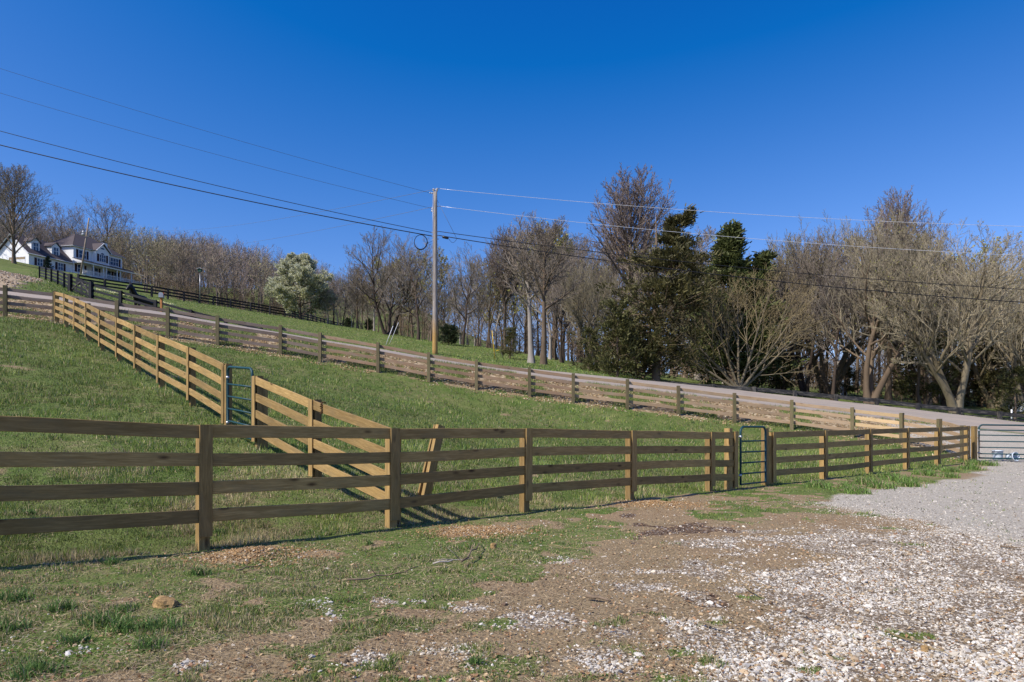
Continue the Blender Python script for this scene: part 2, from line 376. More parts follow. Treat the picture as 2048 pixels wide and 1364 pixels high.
def gpx(px, py):                                # pixel on the level yard -> ground point
    Y = F*EYE/(py-HZ); return (px-1024)/F*Y, Y
def blobs(X, Y, L):
    r = np.zeros_like(X)
    for px, py, rx, ry, a in L:
        x, y = gpx(px, py); sx = rx*y/F; sy = ry*y*y/(F*EYE)
        r = np.maximum(r, a*np.exp(-((X-x)/sx)**2 - ((Y-y)/sy)**2))
    return r
GREY_POLY = [(5.5,12.2),(5.75,9.7),(5.8,7.8),(6.0,5),(6.3,0),(6.5,-6),(60,-6),(60,34),(20.5,35.2),(18.9,34.6),(18.1,31),(17.8,27),(17.2,25.0),(13.2,19.3),(9.6,16.2),(7.3,14.5)]
def poly_sd(X, Y, P):                           # signed distance, inside > 0
    X = np.asarray(X, float); d = np.full(X.shape, 1e9); ins = np.zeros(X.shape, bool)
    for i in range(len(P)):
        (x1,y1),(x2,y2) = P[i-1], P[i]
        ex, ey = x2-x1, y2-y1; t = np.clip(((X-x1)*ex+(Y-y1)*ey)/(ex*ex+ey*ey), 0, 1)
        d = np.minimum(d, np.hypot(X-x1-t*ex, Y-y1-t*ey))
        c = ((y1 > Y) != (y2 > Y)) & (X < (x2-x1)*(Y-y1)/(y2-y1+1e-12)+x1); ins ^= c
    return np.where(ins, d, -d)
WHITE_B = [(1700,1130,260,50,.85),(1300,1160,160,26,.6),(1420,1280,160,60,.8),(900,1290,120,50,.5),(1800,1180,330,90,1.25),(1950,1290,420,130,1.4),(1600,1330,220,70,1.0),(1850,1100,300,55,1.3),(1480,1140,200,40,0.75),(1080,1235,110,28,0.9),(1180,1320,110,40,0.8),(1250,1265,150,22,0.6),(780,1200,60,14,0.75),(950,1215,110,16,0.7),
           (740,1310,60,25,0.7),(390,1330,60,22,0.7),(850,1280,60,16,0.55),(1120,1120,60,12,0.6),(1420,1085,120,18,0.5),(670,1240,40,18,0.5),(650,1210,40,10,0.4)]
MULCH_B = [(1370,1055,180,30,0.62),(1450,1200,120,28,0.6),(1560,1230,90,20,0.55),(1250,1030,80,10,0.45),(1700,1090,90,10,0.6),(780,1250,60,10,0.5),(1250,1090,80,12,0.45)]
GREEN_B = [(860,1040,110,22,1.2),(930,1010,120,20,1.0),(1150,1020,120,14,0.9),(800,1085,110,26,0.9),(960,1130,130,34,1.0),(860,1165,90,22,1.0),(1060,1085,120,22,0.9),(1160,1055,90,22,0.8),(1480,1020,180,16,0.6),(600,1130,160,30,0.7),(200,1160,260,40,0.9),(100,1240,180,50,0.85),(330,1240,120,30,0.7),(90,1330,120,30,0.7),
           (1500,1195,40,8,0.8),(1560,1000,130,14,0.7),(1690,985,120,18,1.1),(1850,965,140,16,1.1),(1950,940,80,14,1.1),(1640,1200,14,5,0.6),(1830,1270,60,9,0.9),(1640,1310,70,12,0.9),(1640,1345,60,10,0.9),(1850,1330,60,10,0.8),(1960,1335,60,16,0.8),
           (1380,1310,50,22,0.7),(1240,1210,60,14,0.6),(1180,1180,40,8,0.5),(880,1210,40,8,0.6),(780,1185,30,8,0.6),(1430,1245,40,8,0.7),(1790,1060,35,6,0.7),(1860,1050,20,5,0.6),(400,1190,200,30,0.6),(560,1180,160,24,0.6),(1170,1360,60,14,0.5),(1040,1200,40,10,0.5)]
DIRT_B = [(1130,1185,170,26,1.2),(940,1062,110,12,1.2),(500,1110,85,16,1.3),(1300,1010,75,10,1.3),(1250,1140,160,18,0.9),(640,1110,120,20,0.5),(780,1075,60,12,1.0),(700,1350,200,50,0.5),(1000,1100,60,12,0.6)]
def zones(X, Y):
    """grass cover, white gravel, grey gravel, mulch, dry straw (0..1 each)"""
    X = np.asarray(X, float); Y = np.asarray(Y, float)
    n1 = fbm(X, Y, 0.9, 21); n2 = fbm(X, Y, 0.28, 31); n3 = fbm(X, Y, 2.6, 41)
    yard = 1 - sstep(-0.15, 0.5, Y - (10.5 + 0.89*X))      # 1 = our side of the front fence
    yard = yard * (1 - sstep(26, 27, Y))
    sd = poly_sd(X, Y, GREY_POLY) + 0.9*(n1-0.5) + 0.5*(n2-0.5)
    grey = sstep(-0.05, 0.15, sd)
    white = blobs(X, Y, WHITE_B); white = sstep(0.25, 0.85, white + 0.9*(n1-0.5) + 1.2*(n2-0.5)) * yard * (1-grey)
    mulch = sstep(0.35, 0.75, blobs(X, Y, MULCH_B) + 1.5*(n2-0.5)) * yard
    dirt = blobs(X, Y, DIRT_B)
    px = 1024 + F*X/np.maximum(Y, 1.0)
    left = 1 - sstep(-2.0, 2.8, X + 0.12*(Y-6))
    base = (0.50-0.14*(1-sstep(4.2, 6.5, Y)))*left + 0.20
    g = base + 0.62*blobs(X, Y, GREEN_B) + 1.1*(n1-0.5) + 1.5*(n2-0.5) - 0.6*dirt - 0.25*white*1.0 - 0.3*mulch
    fstrip = np.exp(-((Y - (10.3+0.89*X))/0.7)**2)          # greener along the fence foot
    g = g + 0.28*fstrip*sstep(-6, 0, X)
    g_y = sstep(0.36, 0.66, g) * (1-0.9*grey)
    g_p = sstep(0.08, 0.32, 0.95*fbm(X, Y, 1.3, 51)+0.25*(n3-0.5) - 0.05*(1-sstep(0, 3.5, Y-(10.5+0.89*X)))*(1-sstep(3, 8, X)) )
    # verge between the brown fence and the road: leafy, stony
    fy = np.interp(px, [p[0] for p in F3P], [p[2] for p in F3P])
    verge = sstep(-0.6, 0.2, Y-fy)*(1-sstep(35.9, 36.2, Y))*(px < 1930)
    g_p = g_p*(1-verge) + verge*sstep(0.45, 0.62, fbm(X, Y, 1.0, 61))
    grass = g_y*yard + g_p*(1-yard)*(1-grey)
    # driveway on the left beyond the road
    drv = sstep(0.0, 1.2, poly_sd(X, Y, [(-60,41),(-31.0,41),(-31.5,44),(-35.5,52),(-46,68),(-56,80),(-75,80)]) + 1.5*(n1-0.5)) * (Y > 41)
    grass = grass*(1-drv)
    straw = sstep(0.4, 0.65, fbm(X, Y, 1.1, 71) + 0.12*left*yard)
    return grass, white, grey, mulch, straw, yard, verge, drv

def grid_axis(lo, hi, c0, c1, step, g=1.06, mx=14.0):
    a = list(np.arange(c0, c1+1e-6, step)); s = step; x = a[-1]
    while x < hi: s = min(s*g, mx); x += s; a.append(x)
    s = step; x = a[0]; b = []
    while x > lo: s = min(s*g, mx); x -= s; b.append(x)
    return np.array(b[::-1] + a)
gx = grid_axis(-700, 700, -5, 8.5, 0.055, 1.045); gy = grid_axis(-60, 1200, 3.0, 12.0, 0.055, 1.02)
# finer rows round the road edges
GX, GY = np.meshgrid(gx, gy)
def road_z(X, Y):
    """height of the carriageway plane at a point"""
    px = 1024 + F*X/YN
    zn = EYE + (HZ - np.interp(1024+F*X/YN, [p[0] for p in RN], [p[1] for p in RN]))*YN/F
    zf = EYE + (HZ - np.interp(1024+F*X/YF, [p[0] for p in RF], [p[1] for p in RF]))*YF/F
    t = (Y-YN)/(YF-YN); return zn*(1-t)+zf*t
def ground_z(X, Y):
    z = tz(X, Y)
    inb = sstep(YN-1.4, YN-0.1, Y)*(1-sstep(YF+0.1, YF+1.6, Y))*sstep(-62, -55, X)*(1-sstep(70, 80, X))
    return z*(1-inb) + (road_z(X, np.clip(Y, YN, YF)) - 0.05 - 0.15*sstep(YN+0.2, YN+0.9, Y)*(1-sstep(YF-0.9, YF-0.2, Y)))*inb
GZ = ground_z(GX, GY)
gr, wh, gy_, mu, st, yd, vg, dv = zones(GX, GY)
ny, nx = GX.shape
idx = np.arange(nx*ny).reshape(ny, nx)
quads = np.stack([idx[:-1,:-1], idx[:-1,1:], idx[1:,1:], idx[1:,:-1]], -1).reshape(-1, 4)
Vg = np.stack([GX, GY, GZ], -1).reshape(-1, 3)

gm, n, b = new_mat('yard_and_pasture_ground')
geo = n.nodes.new('ShaderNodeNewGeometry'); pos = geo.outputs['Position']
za = n.nodes.new('ShaderNodeAttribute'); za.attribute_name = 'zone_a'
zb = n.nodes.new('ShaderNodeAttribute'); zb.attribute_name = 'zone_b'
sa = n.nodes.new('ShaderNodeSeparateColor'); n.links.new(za.outputs['Color'], sa.inputs[0])
sb = n.nodes.new('ShaderNodeSeparateColor'); n.links.new(zb.outputs['Color'], sb.inputs[0])
nf = noise(n, pos, 30, 6, 0.75); nm = noise(n, pos, 5, 5, 0.65); nl = noise(n, pos, 0.7, 4, 0.6); nvl = noise(n, pos, 0.09, 3, 0.6)
dirt = mixc(n, nm, (0.20, 0.135, 0.072), (0.43, 0.325, 0.205))
dirt = mixc(n, ramp(n, nf, [(0.38, (0,0,0)), (0.62, (1,1,1))]), mixc(n, 0.55, dirt, (0.10, 0.062, 0.032)), dirt)
strawc = mixc(n, nf, (0.15, 0.11, 0.06), (0.33, 0.26, 0.155))
grassc = mixc(n, ramp(n, nf, [(0.35, (0,0,0)), (0.65, (1,1,1))]), (0.05, 0.085, 0.018), (0.13, 0.18, 0.045))
grassc = mixc(n, ramp(n, nl, [(0.42, (0,0,0)), (0.7, (1,1,1))]), grassc, (0.15, 0.17, 0.055))
grassc = mixc(n, math_n(n, 'MULTIPLY', sb.outputs[1], ramp(n, nm, [(0.45, (0,0,0)), (0.62, (0.6,0.6,0.6))])), grassc, strawc)
def pebbles(scale, stops, jit=1.0):
    v = n.nodes.new('ShaderNodeTexVoronoi'); v.inputs['Scale'].default_value = scale; v.inputs['Randomness'].default_value = jit
    n.links.new(pos, v.inputs['Vector'])
    s = n.nodes.new('ShaderNodeSeparateColor'); n.links.new(v.outputs['Color'], s.inputs[0])
    return ramp(n, s.outputs[0], stops), v.outputs['Distance']
pw, dw = pebbles(34, [(0.0, (0.15, 0.11, 0.07)), (0.25, (0.32, 0.25, 0.17)), (0.6, (0.44, 0.38, 0.30)), (1.0, (0.56, 0.51, 0.43))])
pw = mixc(n, ramp(n, dw, [(0.35, (0,0,0)), (0.6, (1,1,1))]), pw, (0.17, 0.13, 0.09))
pg, dg = pebbles(60, [(0.0, (0.22, 0.195, 0.155)), (0.5, (0.38, 0.345, 0.285)), (1.0, (0.52, 0.48, 0.41))])
pg = mixc(n, ramp(n, nl, [(0.35, (0,0,0)), (0.7, (0.5,0.5,0.5))]), pg, mixc(n, nf, (0.30, 0.265, 0.21), (0.46, 0.415, 0.345)))
pm, dm = pebbles(42, [(0.0, (0.035, 0.024, 0.018)), (0.6, (0.11, 0.07, 0.045)), (0.9, (0.22, 0.15, 0.1)), (1.0, (0.5, 0.45, 0.4))])
pv, dv_ = pebbles(9, [(0.0, (0.13, 0.09, 0.05)), (0.6, (0.26, 0.19, 0.11)), (1.0, (0.45, 0.36, 0.24))])
def thr(fac, nz, w=0.25):   # break a soft mask into crisp patches
    x = math_n(n, 'ADD', fac, math_n(n, 'MULTIPLY', math_n(n, 'SUBTRACT', nz, 0.5), 0.9))
    return ramp(n, x, [(0.5-w/2, (0,0,0)), (0.5+w/2, (1,1,1))])
c = mixc(n, math_n(n, 'MULTIPLY', sb.outputs[1], 0.55), dirt, strawc)
c = mixc(n, sb.outputs[2], c, pv)
c = mixc(n, thr(zb.outputs['Alpha'], nf), c, mixc(n, nm, (0.30, 0.21, 0.12), (0.46, 0.38, 0.28)))
c = mixc(n, thr(sb.outputs[0], nf), c, pm)
c = mixc(n, thr(sa.outputs[1], nf), c, pw)
c = mixc(n, thr(sa.outputs[0], nf), c, grassc)
c = mixc(n, sa.outputs[2], c, pg)
n.links.new(c, b.inputs['Base Color']); b.inputs['Roughness'].default_value = 0.95; b.inputs['Specular IOR Level'].default_value = 0.1
hgt = math_n(n, 'ADD', math_n(n, 'MULTIPLY', nf, 0.6), math_n(n, 'MULTIPLY', dw, -0.5))
bump(n, b, hgt, 0.9, 0.03)
gme = mesh_np('ground', Vg, [quads], [gm], True, {
    'zone_a': np.stack([gr, wh, gy_, np.ones_like(gr)], -1).reshape(-1, 4),
    'zone_b': np.stack([mu, st, vg, dv], -1).reshape(-1, 4)})
tag(link('ground', gme), kind='structure')

# road sheet
am, n, b = new_mat('worn_asphalt')
geo = n.nodes.new('ShaderNodeNewGeometry'); pos = geo.outputs['Position']
f1 = noise(n, pos, 45, 4, 0.7); f2 = noise(n, mapping(n, pos, (0.15, 1.2, 0.3)), 1.0, 4, 0.6)
c = mixc(n, f1, (0.28, 0.23, 0.185), (0.41, 0.345, 0.275)); f3_ = noise(n, mapping(n, pos, (0.5, 2.5, 1)), 0.9, 6, 0.75)
c = mixc(n, ramp(n, f3_, [(0.5, (0,0,0)), (0.56, (0.35,0.35,0.35))]), c, (0.17, 0.14, 0.12))
c = mixc(n, ramp(n, f2, [(0.4, (0,0,0)), (0.65, (0.6,0.6,0.6))]), c, (0.25, 0.225, 0.205))
n.links.new(c, b.inputs['Base Color']); b.inputs['Roughness'].default_value = 0.85; bump(n, b, f1, 0.4, 0.01)
rx = np.arange(-54, 68, 0.5); V = []
ys = [YN-0.02, YN, YN+1.4, YN+2.75, YF-1.4, YF, YF+0.02]
for x in rx:
    for k, y in enumerate(ys):
        wob = 0.06*math.sin(x*1.7)+0.05*math.sin(x*4.1+1)
        yy = y + (wob if k < 2 else (-wob if k > 4 else 0))
        V.append((x, yy, float(road_z(x, min(max(yy, YN), YF))) + (0.03 if 0 < k < 6 else -0.2) + (0.03 if k == 3 else 0)))
m_ = len(ys); Fq = [(i*m_+k, (i+1)*m_+k, (i+1)*m_+k+1, i*m_+k+1) for i in range(len(rx)-1) for k in range(m_-1)]
tag(link('road', mesh_np('road', V, [np.array(Fq)], [am])), kind='structure')

# ------------------------------------------------------------------ board and fence builders
def board(name, p0, p1, h, th, mat, parent, face=None, warp=0.0, nseg=1, up=None, ends=None):
    """a sawn board from p0 to p1; its local X runs along it; h its height, th its thickness along `face`"""
    p0, p1 = Vector(p0), Vector(p1); d = p1-p0; L = d.length; ex = d.normalized()
    face = Vector(face) if face is not None else Vector((0, -1, 0))
    ez = (Vector((0,0,1)) if abs(ex.z) < 0.9 else Vector((1,0,0))) if up is None else Vector(up)
    ez = (ez - ex*ez.dot(ex)).normalized(); ey = ez.cross(ex).normalized()
    if abs(ex.z) >= 0.9:      # upright post: local Y looks along face
        ey = (face - ex*face.dot(ex)).normalized(); ez = ex.cross(ey).normalized()
    V = []; Fc = []; bv = min(0.004, th*0.2)
    a, b2 = rnd.uniform(-1, 1)*warp, rnd.uniform(-1, 1)*warp
    for i in range(nseg+1):
        t = i/nseg; x = -L/2 + L*t; w = a*math.sin(math.pi*t) + b2*math.sin(2*math.pi*t)*0.5; wy = b2*0.5*math.sin(math.pi*t)
        for (y, z) in ((-th/2+bv, -h/2), (th/2-bv, -h/2), (th/2, -h/2+bv), (th/2, h/2-bv), (th/2-bv, h/2), (-th/2+bv, h/2), (-th/2, h/2-bv), (-th/2, -h/2+bv)):
            V.append((x, y+wy, z+w))
        if i:
            o = (i-1)*8
            for k in range(8):
                k2 = (k+1) % 8; Fc.append((o+k, o+k2, o+8+k2, o+8+k))
    caps = [np.array([list(range(8))[::-1], [nseg*8+k for k in range(8)]])]
    me = mesh_np(name, V, [np.array(Fc)] + caps, [mat])
    Mx = Matrix((( ex.x, ey.x, ez.x, 0), (ex.y, ey.y, ez.y, 0), (ex.z, ey.z, ez.z, 0), (0,0,0,1)))
    # cross section: local Y must be the thickness direction
    return link(name, me, parent, Matrix.Translation((p0+p1)/2) @ Mx)

def zt(px_top, px, Y): return EYE + (HZ-px_top)/F*Y

def board_fence(name, label, pts, near, rails, rail_h, mat_rail, mat_post, mat_batten=None, post_w=0.11, post_extra=0.0, post_side=1, group=None,
                th=0.032, foot=0.25, batten_drop=0.14, warp=0.008, double_rail=1, skip=(), mats=None, post_top=None, batten_w=0.14, rail_over=0.0):
    """pts: list of (x, y, ground_z, top_z); near: direction towards the side we look from (unit vec);
       post_side=+1 posts behind the rails, -1 posts in front"""
    root = empty(name, (pts[0][0], pts[0][1], pts[0][2])); tag(root, label, 'fence', group)
    for i, (x, y, g, t) in enumerate(pts):
        P = Vector((x, y, 0)); nn = Vector(near[i] if isinstance(near, list) else near).normalized()
        off = -nn*(th/2 + post_w/2 + 0.002)*post_side
        jt = rnd.uniform(-0.008, 0.008); lean = Vector((rnd.uniform(-.008,.008), rnd.uniform(-.008,.008), 0))
        if i not in skip:
            board('post', P+off+Vector((0,0,g-foot)), P+off+lean+Vector((0,0,t+post_extra+jt)), post_w, post_w, mat_post, root, face=nn)
        if mat_batten is not None and i not in skip:
            fo = nn*(th/2 + 0.011 + 0.003)
            board('batten', P+fo+Vector((0,0,g+batten_drop)), P+fo+lean+Vector((0,0,t+0.004)), batten_w, 0.022, mat_batten, root, face=nn)
        if i:
            x0, y0, g0, t0 = pts[i-1]; h0, h1 = t0-g0, t-g
            for k in rails:
                m_ = mats[i-1] if mats else mat_rail
                A = Vector((x0, y0, t0 - k*h0/1.345 - rail_h/2)); B = Vector((x, y, t - k*h1/1.345 - rail_h/2))
                d = (B-A).normalized()
                ov = rail_over
                board('rail', A+d*(0.002-ov)+Vector((0,0,rnd.uniform(-.006,.006))), B-d*(0.002-ov)+Vector((0,0,rnd.uniform(-.006,.006))), rail_h, th, m_, root, face=nn, warp=warp, nseg=6)
    return root

# front fence (from beyond the left frame to the driveway post)
def f1(px): r = (px-1024)/F; Y = 10.56/(1-0.89*r); return r*Y, Y
NF = Vector((0.665, -0.747, 0))
def f1pt(px, ptop, pbase): x, y = f1(px); return (x, y, EYE-(pbase-HZ)/F*y, EYE+(HZ-ptop)/F*y)
RK = (0, 0.305, 0.61, 0.915)
A0 = f1pt(410, 850, 1098); A1 = f1pt(788, 857, 1061)
l0 = Vector((A0[0]-A1[0], A0[1]-A1[1]))
Am = (A0[0]+l0.x, A0[1]+l0.y, 0.06, 1.47)
left_pts = [Am, A0, A1, f1pt(1055, 857, 1019), f1pt(1266, 861, 998), f1pt(1424, 864, 986), f1pt(1470, 863, 987)]
fr = board_fence('board_fence', 'new four-rail timber fence across the foreground, left of the small green gate', left_pts, NF, RK, 0.145, M['pine'], M['pine'], M['pine'], post_w=0.12, group='new pine board fences')
right_pts = [f1pt(1547, 864, 976), f1pt(1651, 861, 966), f1pt(1741, 858, 954), f1pt(1816, 856, 944), f1pt(1878, 855, 936), f1pt(1937, 852, 924)]
fr2 = board_fence('board_fence', 'new four-rail timber fence from the small green gate to the wide driveway gate', right_pts, NF, RK, 0.145, M['pine'], M['pine'], M['pine'], post_w=0.12, group='new pine board fences')
# extra posts of the gateways
for root, px, o in ((fr, 1461, 0.0), (fr2, 1534, 0.0)):
    x, y = f1(px)
    board('gate_post', (x-0.03, y+0.05, -0.3), (x-0.03, y+0.05, 1.33), 0.13, 0.13, M['pine'], root, face=NF)
x, y = f1(1948)
board('gate_post', (x+0.02, y+0.03, -0.3), (x+0.02, y+0.03, 1.40), 0.15, 0.15, M['pine'], fr2, face=(-1, -0.3, 0))

# cross fence running up the slope to the left
N2 = Vector((-0.749, -0.663, 0))
def f2pt(i):
    px, g, Y = F2P[i]; x, y = XY(px, Y); return (x, y, g, g+1.37)
s0 = (-1.66, 9.30, 0.0, 1.335)
lo = board_fence('board_fence', 'sunlit timber fence leading from the corner post up to the small gate', [s0, f2pt(0), f2pt(1)], N2, RK, 0.145, M['pine'], M['pine'], M['pine'], post_w=0.12, group='new pine board fences')
hi = board_fence('board_fence', 'long sunlit timber fence climbing the slope beyond the upper small gate', [f2pt(i) for i in range(2, 12)], N2, RK, 0.145, M['pine'], M['pine'], M['pine'], post_w=0.12, group='new pine board fences')
for root, i, s in ((lo, 1, 1), (hi, 2, -1)):
    px, g, Y = F2P[i]; x, y = XY(px, Y)
    board('gate_post', (x+0.10, y+0.10*s+0.06, g-0.3), (x+0.10, y+0.10*s+0.06, g+1.34), 0.13, 0.13, M['pine'], root, face=N2)

# old brown fence along the road
f3 = []
for px, py, Y in F3P:
    x, y = XY(px, Y); t = EYE+(HZ-py)/F*Y
    f3.append((x, y, t-1.32, t))
matsf3 = []
for i in range(len(f3)-1):
    px = F3P[i][0]
    matsf3.append(M['old_board_grey'] if px < 600 else (M['new_board'] if px == 1705 else (M['mid_board'] if px > 1100 else M['old_board'])))
N3 = [Vector((0, -1, 0)) for _ in f3]
for i in range(len(f3)):
    a = f3[max(i-1,0)]; b_ = f3[min(i+1,len(f3)-1)]; d = Vector((b_[0]-a[0], b_[1]-a[1], 0)).normalized(); N3[i] = Vector((d.y, -d.x, 0))
board_fence('board_fence', 'weathered brown fence with mossy square posts running along the road', f3, N3, (0.03, 0.34, 0.65, 0.96), 0.15, M['old_board'], M['mossy_post'], None,
            post_w=0.15, post_extra=0.05, post_side=-1, foot=0.3, mats=matsf3, warp=0.012)

# black fences on the far side of the road
f5 = []
for px, py, Y in F5P[6:]:
    x, y = XY(px, Y); t = EYE+(HZ-py)/F*Y; f5.append((x, y, t-1.35, t))
x, y = XY(690, 47.0); t = EYE+(HZ-700)/F*47.0; f5.append((x, y, t-1.3, t))
board_fence('board_fence', 'black board fence just across the road, in front of the black horse', f5, Vector((0,-1,0)), (0.02, 0.42, 0.82), 0.16, M['black_board'], M['black_board'], None, post_w=0.19, post_side=-1, group='black board fences')
f5b = []
raw = F5P[:6]
for i, (px, py, Y) in enumerate(raw):
    x, y = XY(px, Y); t = EYE+(HZ-py)/F*Y; f5b.append((x, y, t-1.33, t))
board_fence('board_fence', 'black board fence climbing beside the driveway towards the white house', f5b, Vector((-0.8,-0.6,0)), (0.0, 0.3, 0.6, 0.9), 0.17, M['black_board'], M['black_board'], None, post_w=0.14, post_side=-1, group='black board fences')
# double board gate between them
gp0 = Vector(f5b[-1][:3]); gp1 = Vector(f5[0][:3])
g = empty('board_gate', gp0); tag(g, 'closed black double board gate with diagonal braces beside the driveway', 'gate')
gt0, gt1 = f5b[-1][3], f5[0][3]
NG = Vector((-0.3, -1, 0)).normalized()
for s in (0, 1):
    a = gp0.lerp(gp1, 0.03+0.49*s); b_ = gp0.lerp(gp1, 0.49+0.48*s)
    ta = gt0+(gt1-gt0)*(0.03+0.49*s); tb = gt0+(gt1-gt0)*(0.49+0.48*s)
    for k in RK: board('rail', (a.x, a.y, ta-0.1-k), (b_.x, b_.y, tb-0.1-k), 0.15, 0.03, M['black_board'], g, face=NG)
    for p, t in ((a, ta), (b_, tb), (a.lerp(b_, .5), (ta+tb)/2)): board('upright', (p.x, p.y-0.03, t-1.15), (p.x, p.y-0.03, t), 0.12, 0.025, M['black_board'], g, face=NG)
    aa, bb = (a, b_) if s == 0 else (b_, a); t_a, t_b = (ta, tb) if s == 0 else (tb, ta)
    board('brace', (aa.x, aa.y-0.06, t_a-1.05), (bb.x, bb.y-0.06, t_b-0.15), 0.12, 0.025, M['worn_black'], g, face=NG)
for p, t in ((gp0, gt0), (gp1, gt1)):
    board('gate_post', (p.x, p.y-0.15, t-1.6), (p.x, p.y-0.15, t+0.08), 0.24, 0.24, M['black_board'], g, face=NG)

F4T = [(158,549,78),(200,556,80),(250,563.5,82),(300,571,85),(345,578.5,89),(390,586.5,93),(440,594.5,98),(500,605,101),(560,615.5,104),(590,622,108),(620,629.5,115),(655,640,128),(692,648.5,146)]
f4 = []
def interp(T, n):
    out = []; xs = [XY(p[0], p[2]) for p in T]; L = [0]
    for i in range(1, len(xs)): L.append(L[-1]+math.hypot(xs[i][0]-xs[i-1][0], xs[i][1]-xs[i-1][1]))
    for k in range(n):
        s = L[-1]*k/(n-1); X = np.interp(s, L, [q[0] for q in xs]); Y = np.interp(s, L, [q[1] for q in xs])
        Z = np.interp(s, L, [EYE+(HZ-p[1])/F*p[2] for p in T]); out.append((float(X), float(Y), float(Z)))
    return out, L[-1]
_, L4 = interp(F4T, 5)
q4, _ = interp(F4T, int(L4/2.9)+1)
for (x, y, t) in q4: f4.append((x, y, t-1.3, t))
board_fence('board_fence', 'long black board fence across the far pasture below the woods', f4, Vector((0,-1,0)), (0.0, 0.40, 0.80), 0.2, M['black_board'], M['black_board'], None, post_w=0.2, post_side=-1, foot=0.9, group='black board fences')

F6T = [(1262,758,43.2),(1290,760,43.2),(1400,768,43.2),(1501,774,43.3),(1583,781,43.3),(1665,789,43.3),(1757,797.5,43.3),(1852,809.5,43.3),(1949,819,43.3),(2048,828,43.3),(2160,838,43.3)]
q6, _ = interp(F6T, 12)
f6 = [(x, y, t-1.25, t) for (x, y, t) in q6]
board_fence('board_fence', 'grey-black worn rail fence behind the road on the right', f6, Vector((0,-1,0)), (0.0, 0.40, 0.8), 0.25, M['worn_black'], M['worn_black'], None, post_w=0.2, post_side=-1, post_extra=0.03)

# ------------------------------------------------------------------ tube gates
def arc(c, r, a0, a1, ex, ez, n=6):
    return [c + ex*math.cos(a0+(a1-a0)*i/n)*r + ez*math.sin(a0+(a1-a0)*i/n)*r for i in range(n+1)]
def tube_gate(label, P, Q, h, bars, bow_r, r=0.021, mid=False, lift=0.1, drop_end=True):
    P, Q = Vector(P), Vector(Q); ex = (Q-P).normalized(); up = Vector((0,0,1)); L = (Q-P).length
    root = empty('tube_gate', P); tag(root, label, 'gate')
    b0 = P+up*lift
    top = []
    top += [b0]; top += arc(b0+up*(h-bow_r)+ex*bow_r, bow_r, math.pi, math.pi/2, ex, up)
    if drop_end:
        top += arc(b0+up*(h-bow_r)+ex*(L-bow_r), bow_r, math.pi/2, 0, ex, up); top += [b0+ex*L]
    m_ = MB(); m_.tube(top, r*1.2, 10, closed=drop_end); m_.build('frame', M['gate_paint'], root, True)
    for z in bars:
        m_ = MB(); m_.tube([b0+up*z+ex*0.01, b0+up*z+ex*(L-0.01)], r*0.85, 8); m_.build('bar', M['gate_paint'], root, True)
    if mid:
        m_ = MB(); m_.box(b0+ex*L*0.5+up*h/2, (0.055, 0.035, h), (ex, ex.cross(up), up)); m_.build('upright', M['gate_paint'], root)
    for z in (0.2, h-0.22):
        m_ = MB(); m_.tube([b0+up*z-ex*0.09, b0+up*z+ex*0.0], 0.012, 6); m_.tube([b0+up*(z-0.03), b0+up*(z+0.03)], r*1.6, 8); m_.build('hinge', M['steel'], root, True)
    return root
x0, y0 = f1(1481); x1, y1 = f1(1531)
tube_gate('small arched green tube gate in the foreground fence', (x0, y0, 0), (x1, y1, 0), 1.27, (0.23, 0.47, 0.71, 0.95), 0.13, lift=0.09)
a = Vector(f2pt(2)[:3]); b_ = Vector(f2pt(1)[:3])
e = (b_-a).normalized()
P = a + e*0.22; Q = b_ - e*0.13; P.z -= 0.05; Q.z = P.z - 0.12
gt = tube_gate('small arched teal tube gate up the slope in the sunlit fence', P, Q, 1.34, (0.24, 0.49, 0.74, 0.99), 0.13, lift=0.05)
x, y = f1(1955); x += 0.0
big = tube_gate('wide green tube gate across the gravel driveway', (x+0.02, y-0.05, 0.02), (x+3.62, y-0.65, -0.03), 1.30, (0.17, 0.42, 0.66, 0.90, 1.10), 0.14, mid=True, lift=0.13, r=0.027)

# ------------------------------------------------------------------ small things near the fences
# leaning boards behind the front fence
root = empty('leaning_boards', (-1.35, 11.0, 0.05)); tag(root, 'two nailed timber boards leaning to the right behind the front fence', 'boards')
b0 = W(846, 1010, 11.0); b1 = W(881, 851, 11.25)
board('board', b0-Vector((0,0,.1)), b1, 0.16, 0.07, M['pine'], root, face=(0.75,-0.65,0))
board('board', b0+Vector((-0.05,0.05,0.12)), b1+Vector((-0.06,0.05,-0.005)), 0.14, 0.035, M['pine'], root, face=(0.75,-0.65,0))
# rope over the top rail of the cross fence
Y = 11.03-(654-625)/(788-625)*1.75
def f2top(px):
    t = (px-625)/(780-625); A = Vector(f2pt(0)); 
    a = Vector((f2pt(0)[0], f2pt(0)[1], f2pt(0)[3])); b_ = Vector((s0[0], s0[1], s0[3])); return a.lerp(b_, t*0.86)
c0 = f2top(655); m_ = MB()
pts = []
for i in range(40):
    t = i/39; pts.append(c0 + N2*(0.035+0.012*math.sin(t*40)) + Vector((0.012*math.sin(t*31), 0.010*math.cos(t*27), 0.03 - t*0.19)))
m_.tube(pts, 0.008, 6)
pts = [c0 + N2*(0.03-0.07*i/10) + Vector((0.01*math.sin(i*2), 0, 0.02*math.sin(math.pi*i/10)+0.012)) for i in range(11)]
m_.tube(pts, 0.009, 6)
tag(m_.build('rope', M['rope'], None, True), 'short dark knotted rope hanging over the top rail of the sunlit fence', 'rope')

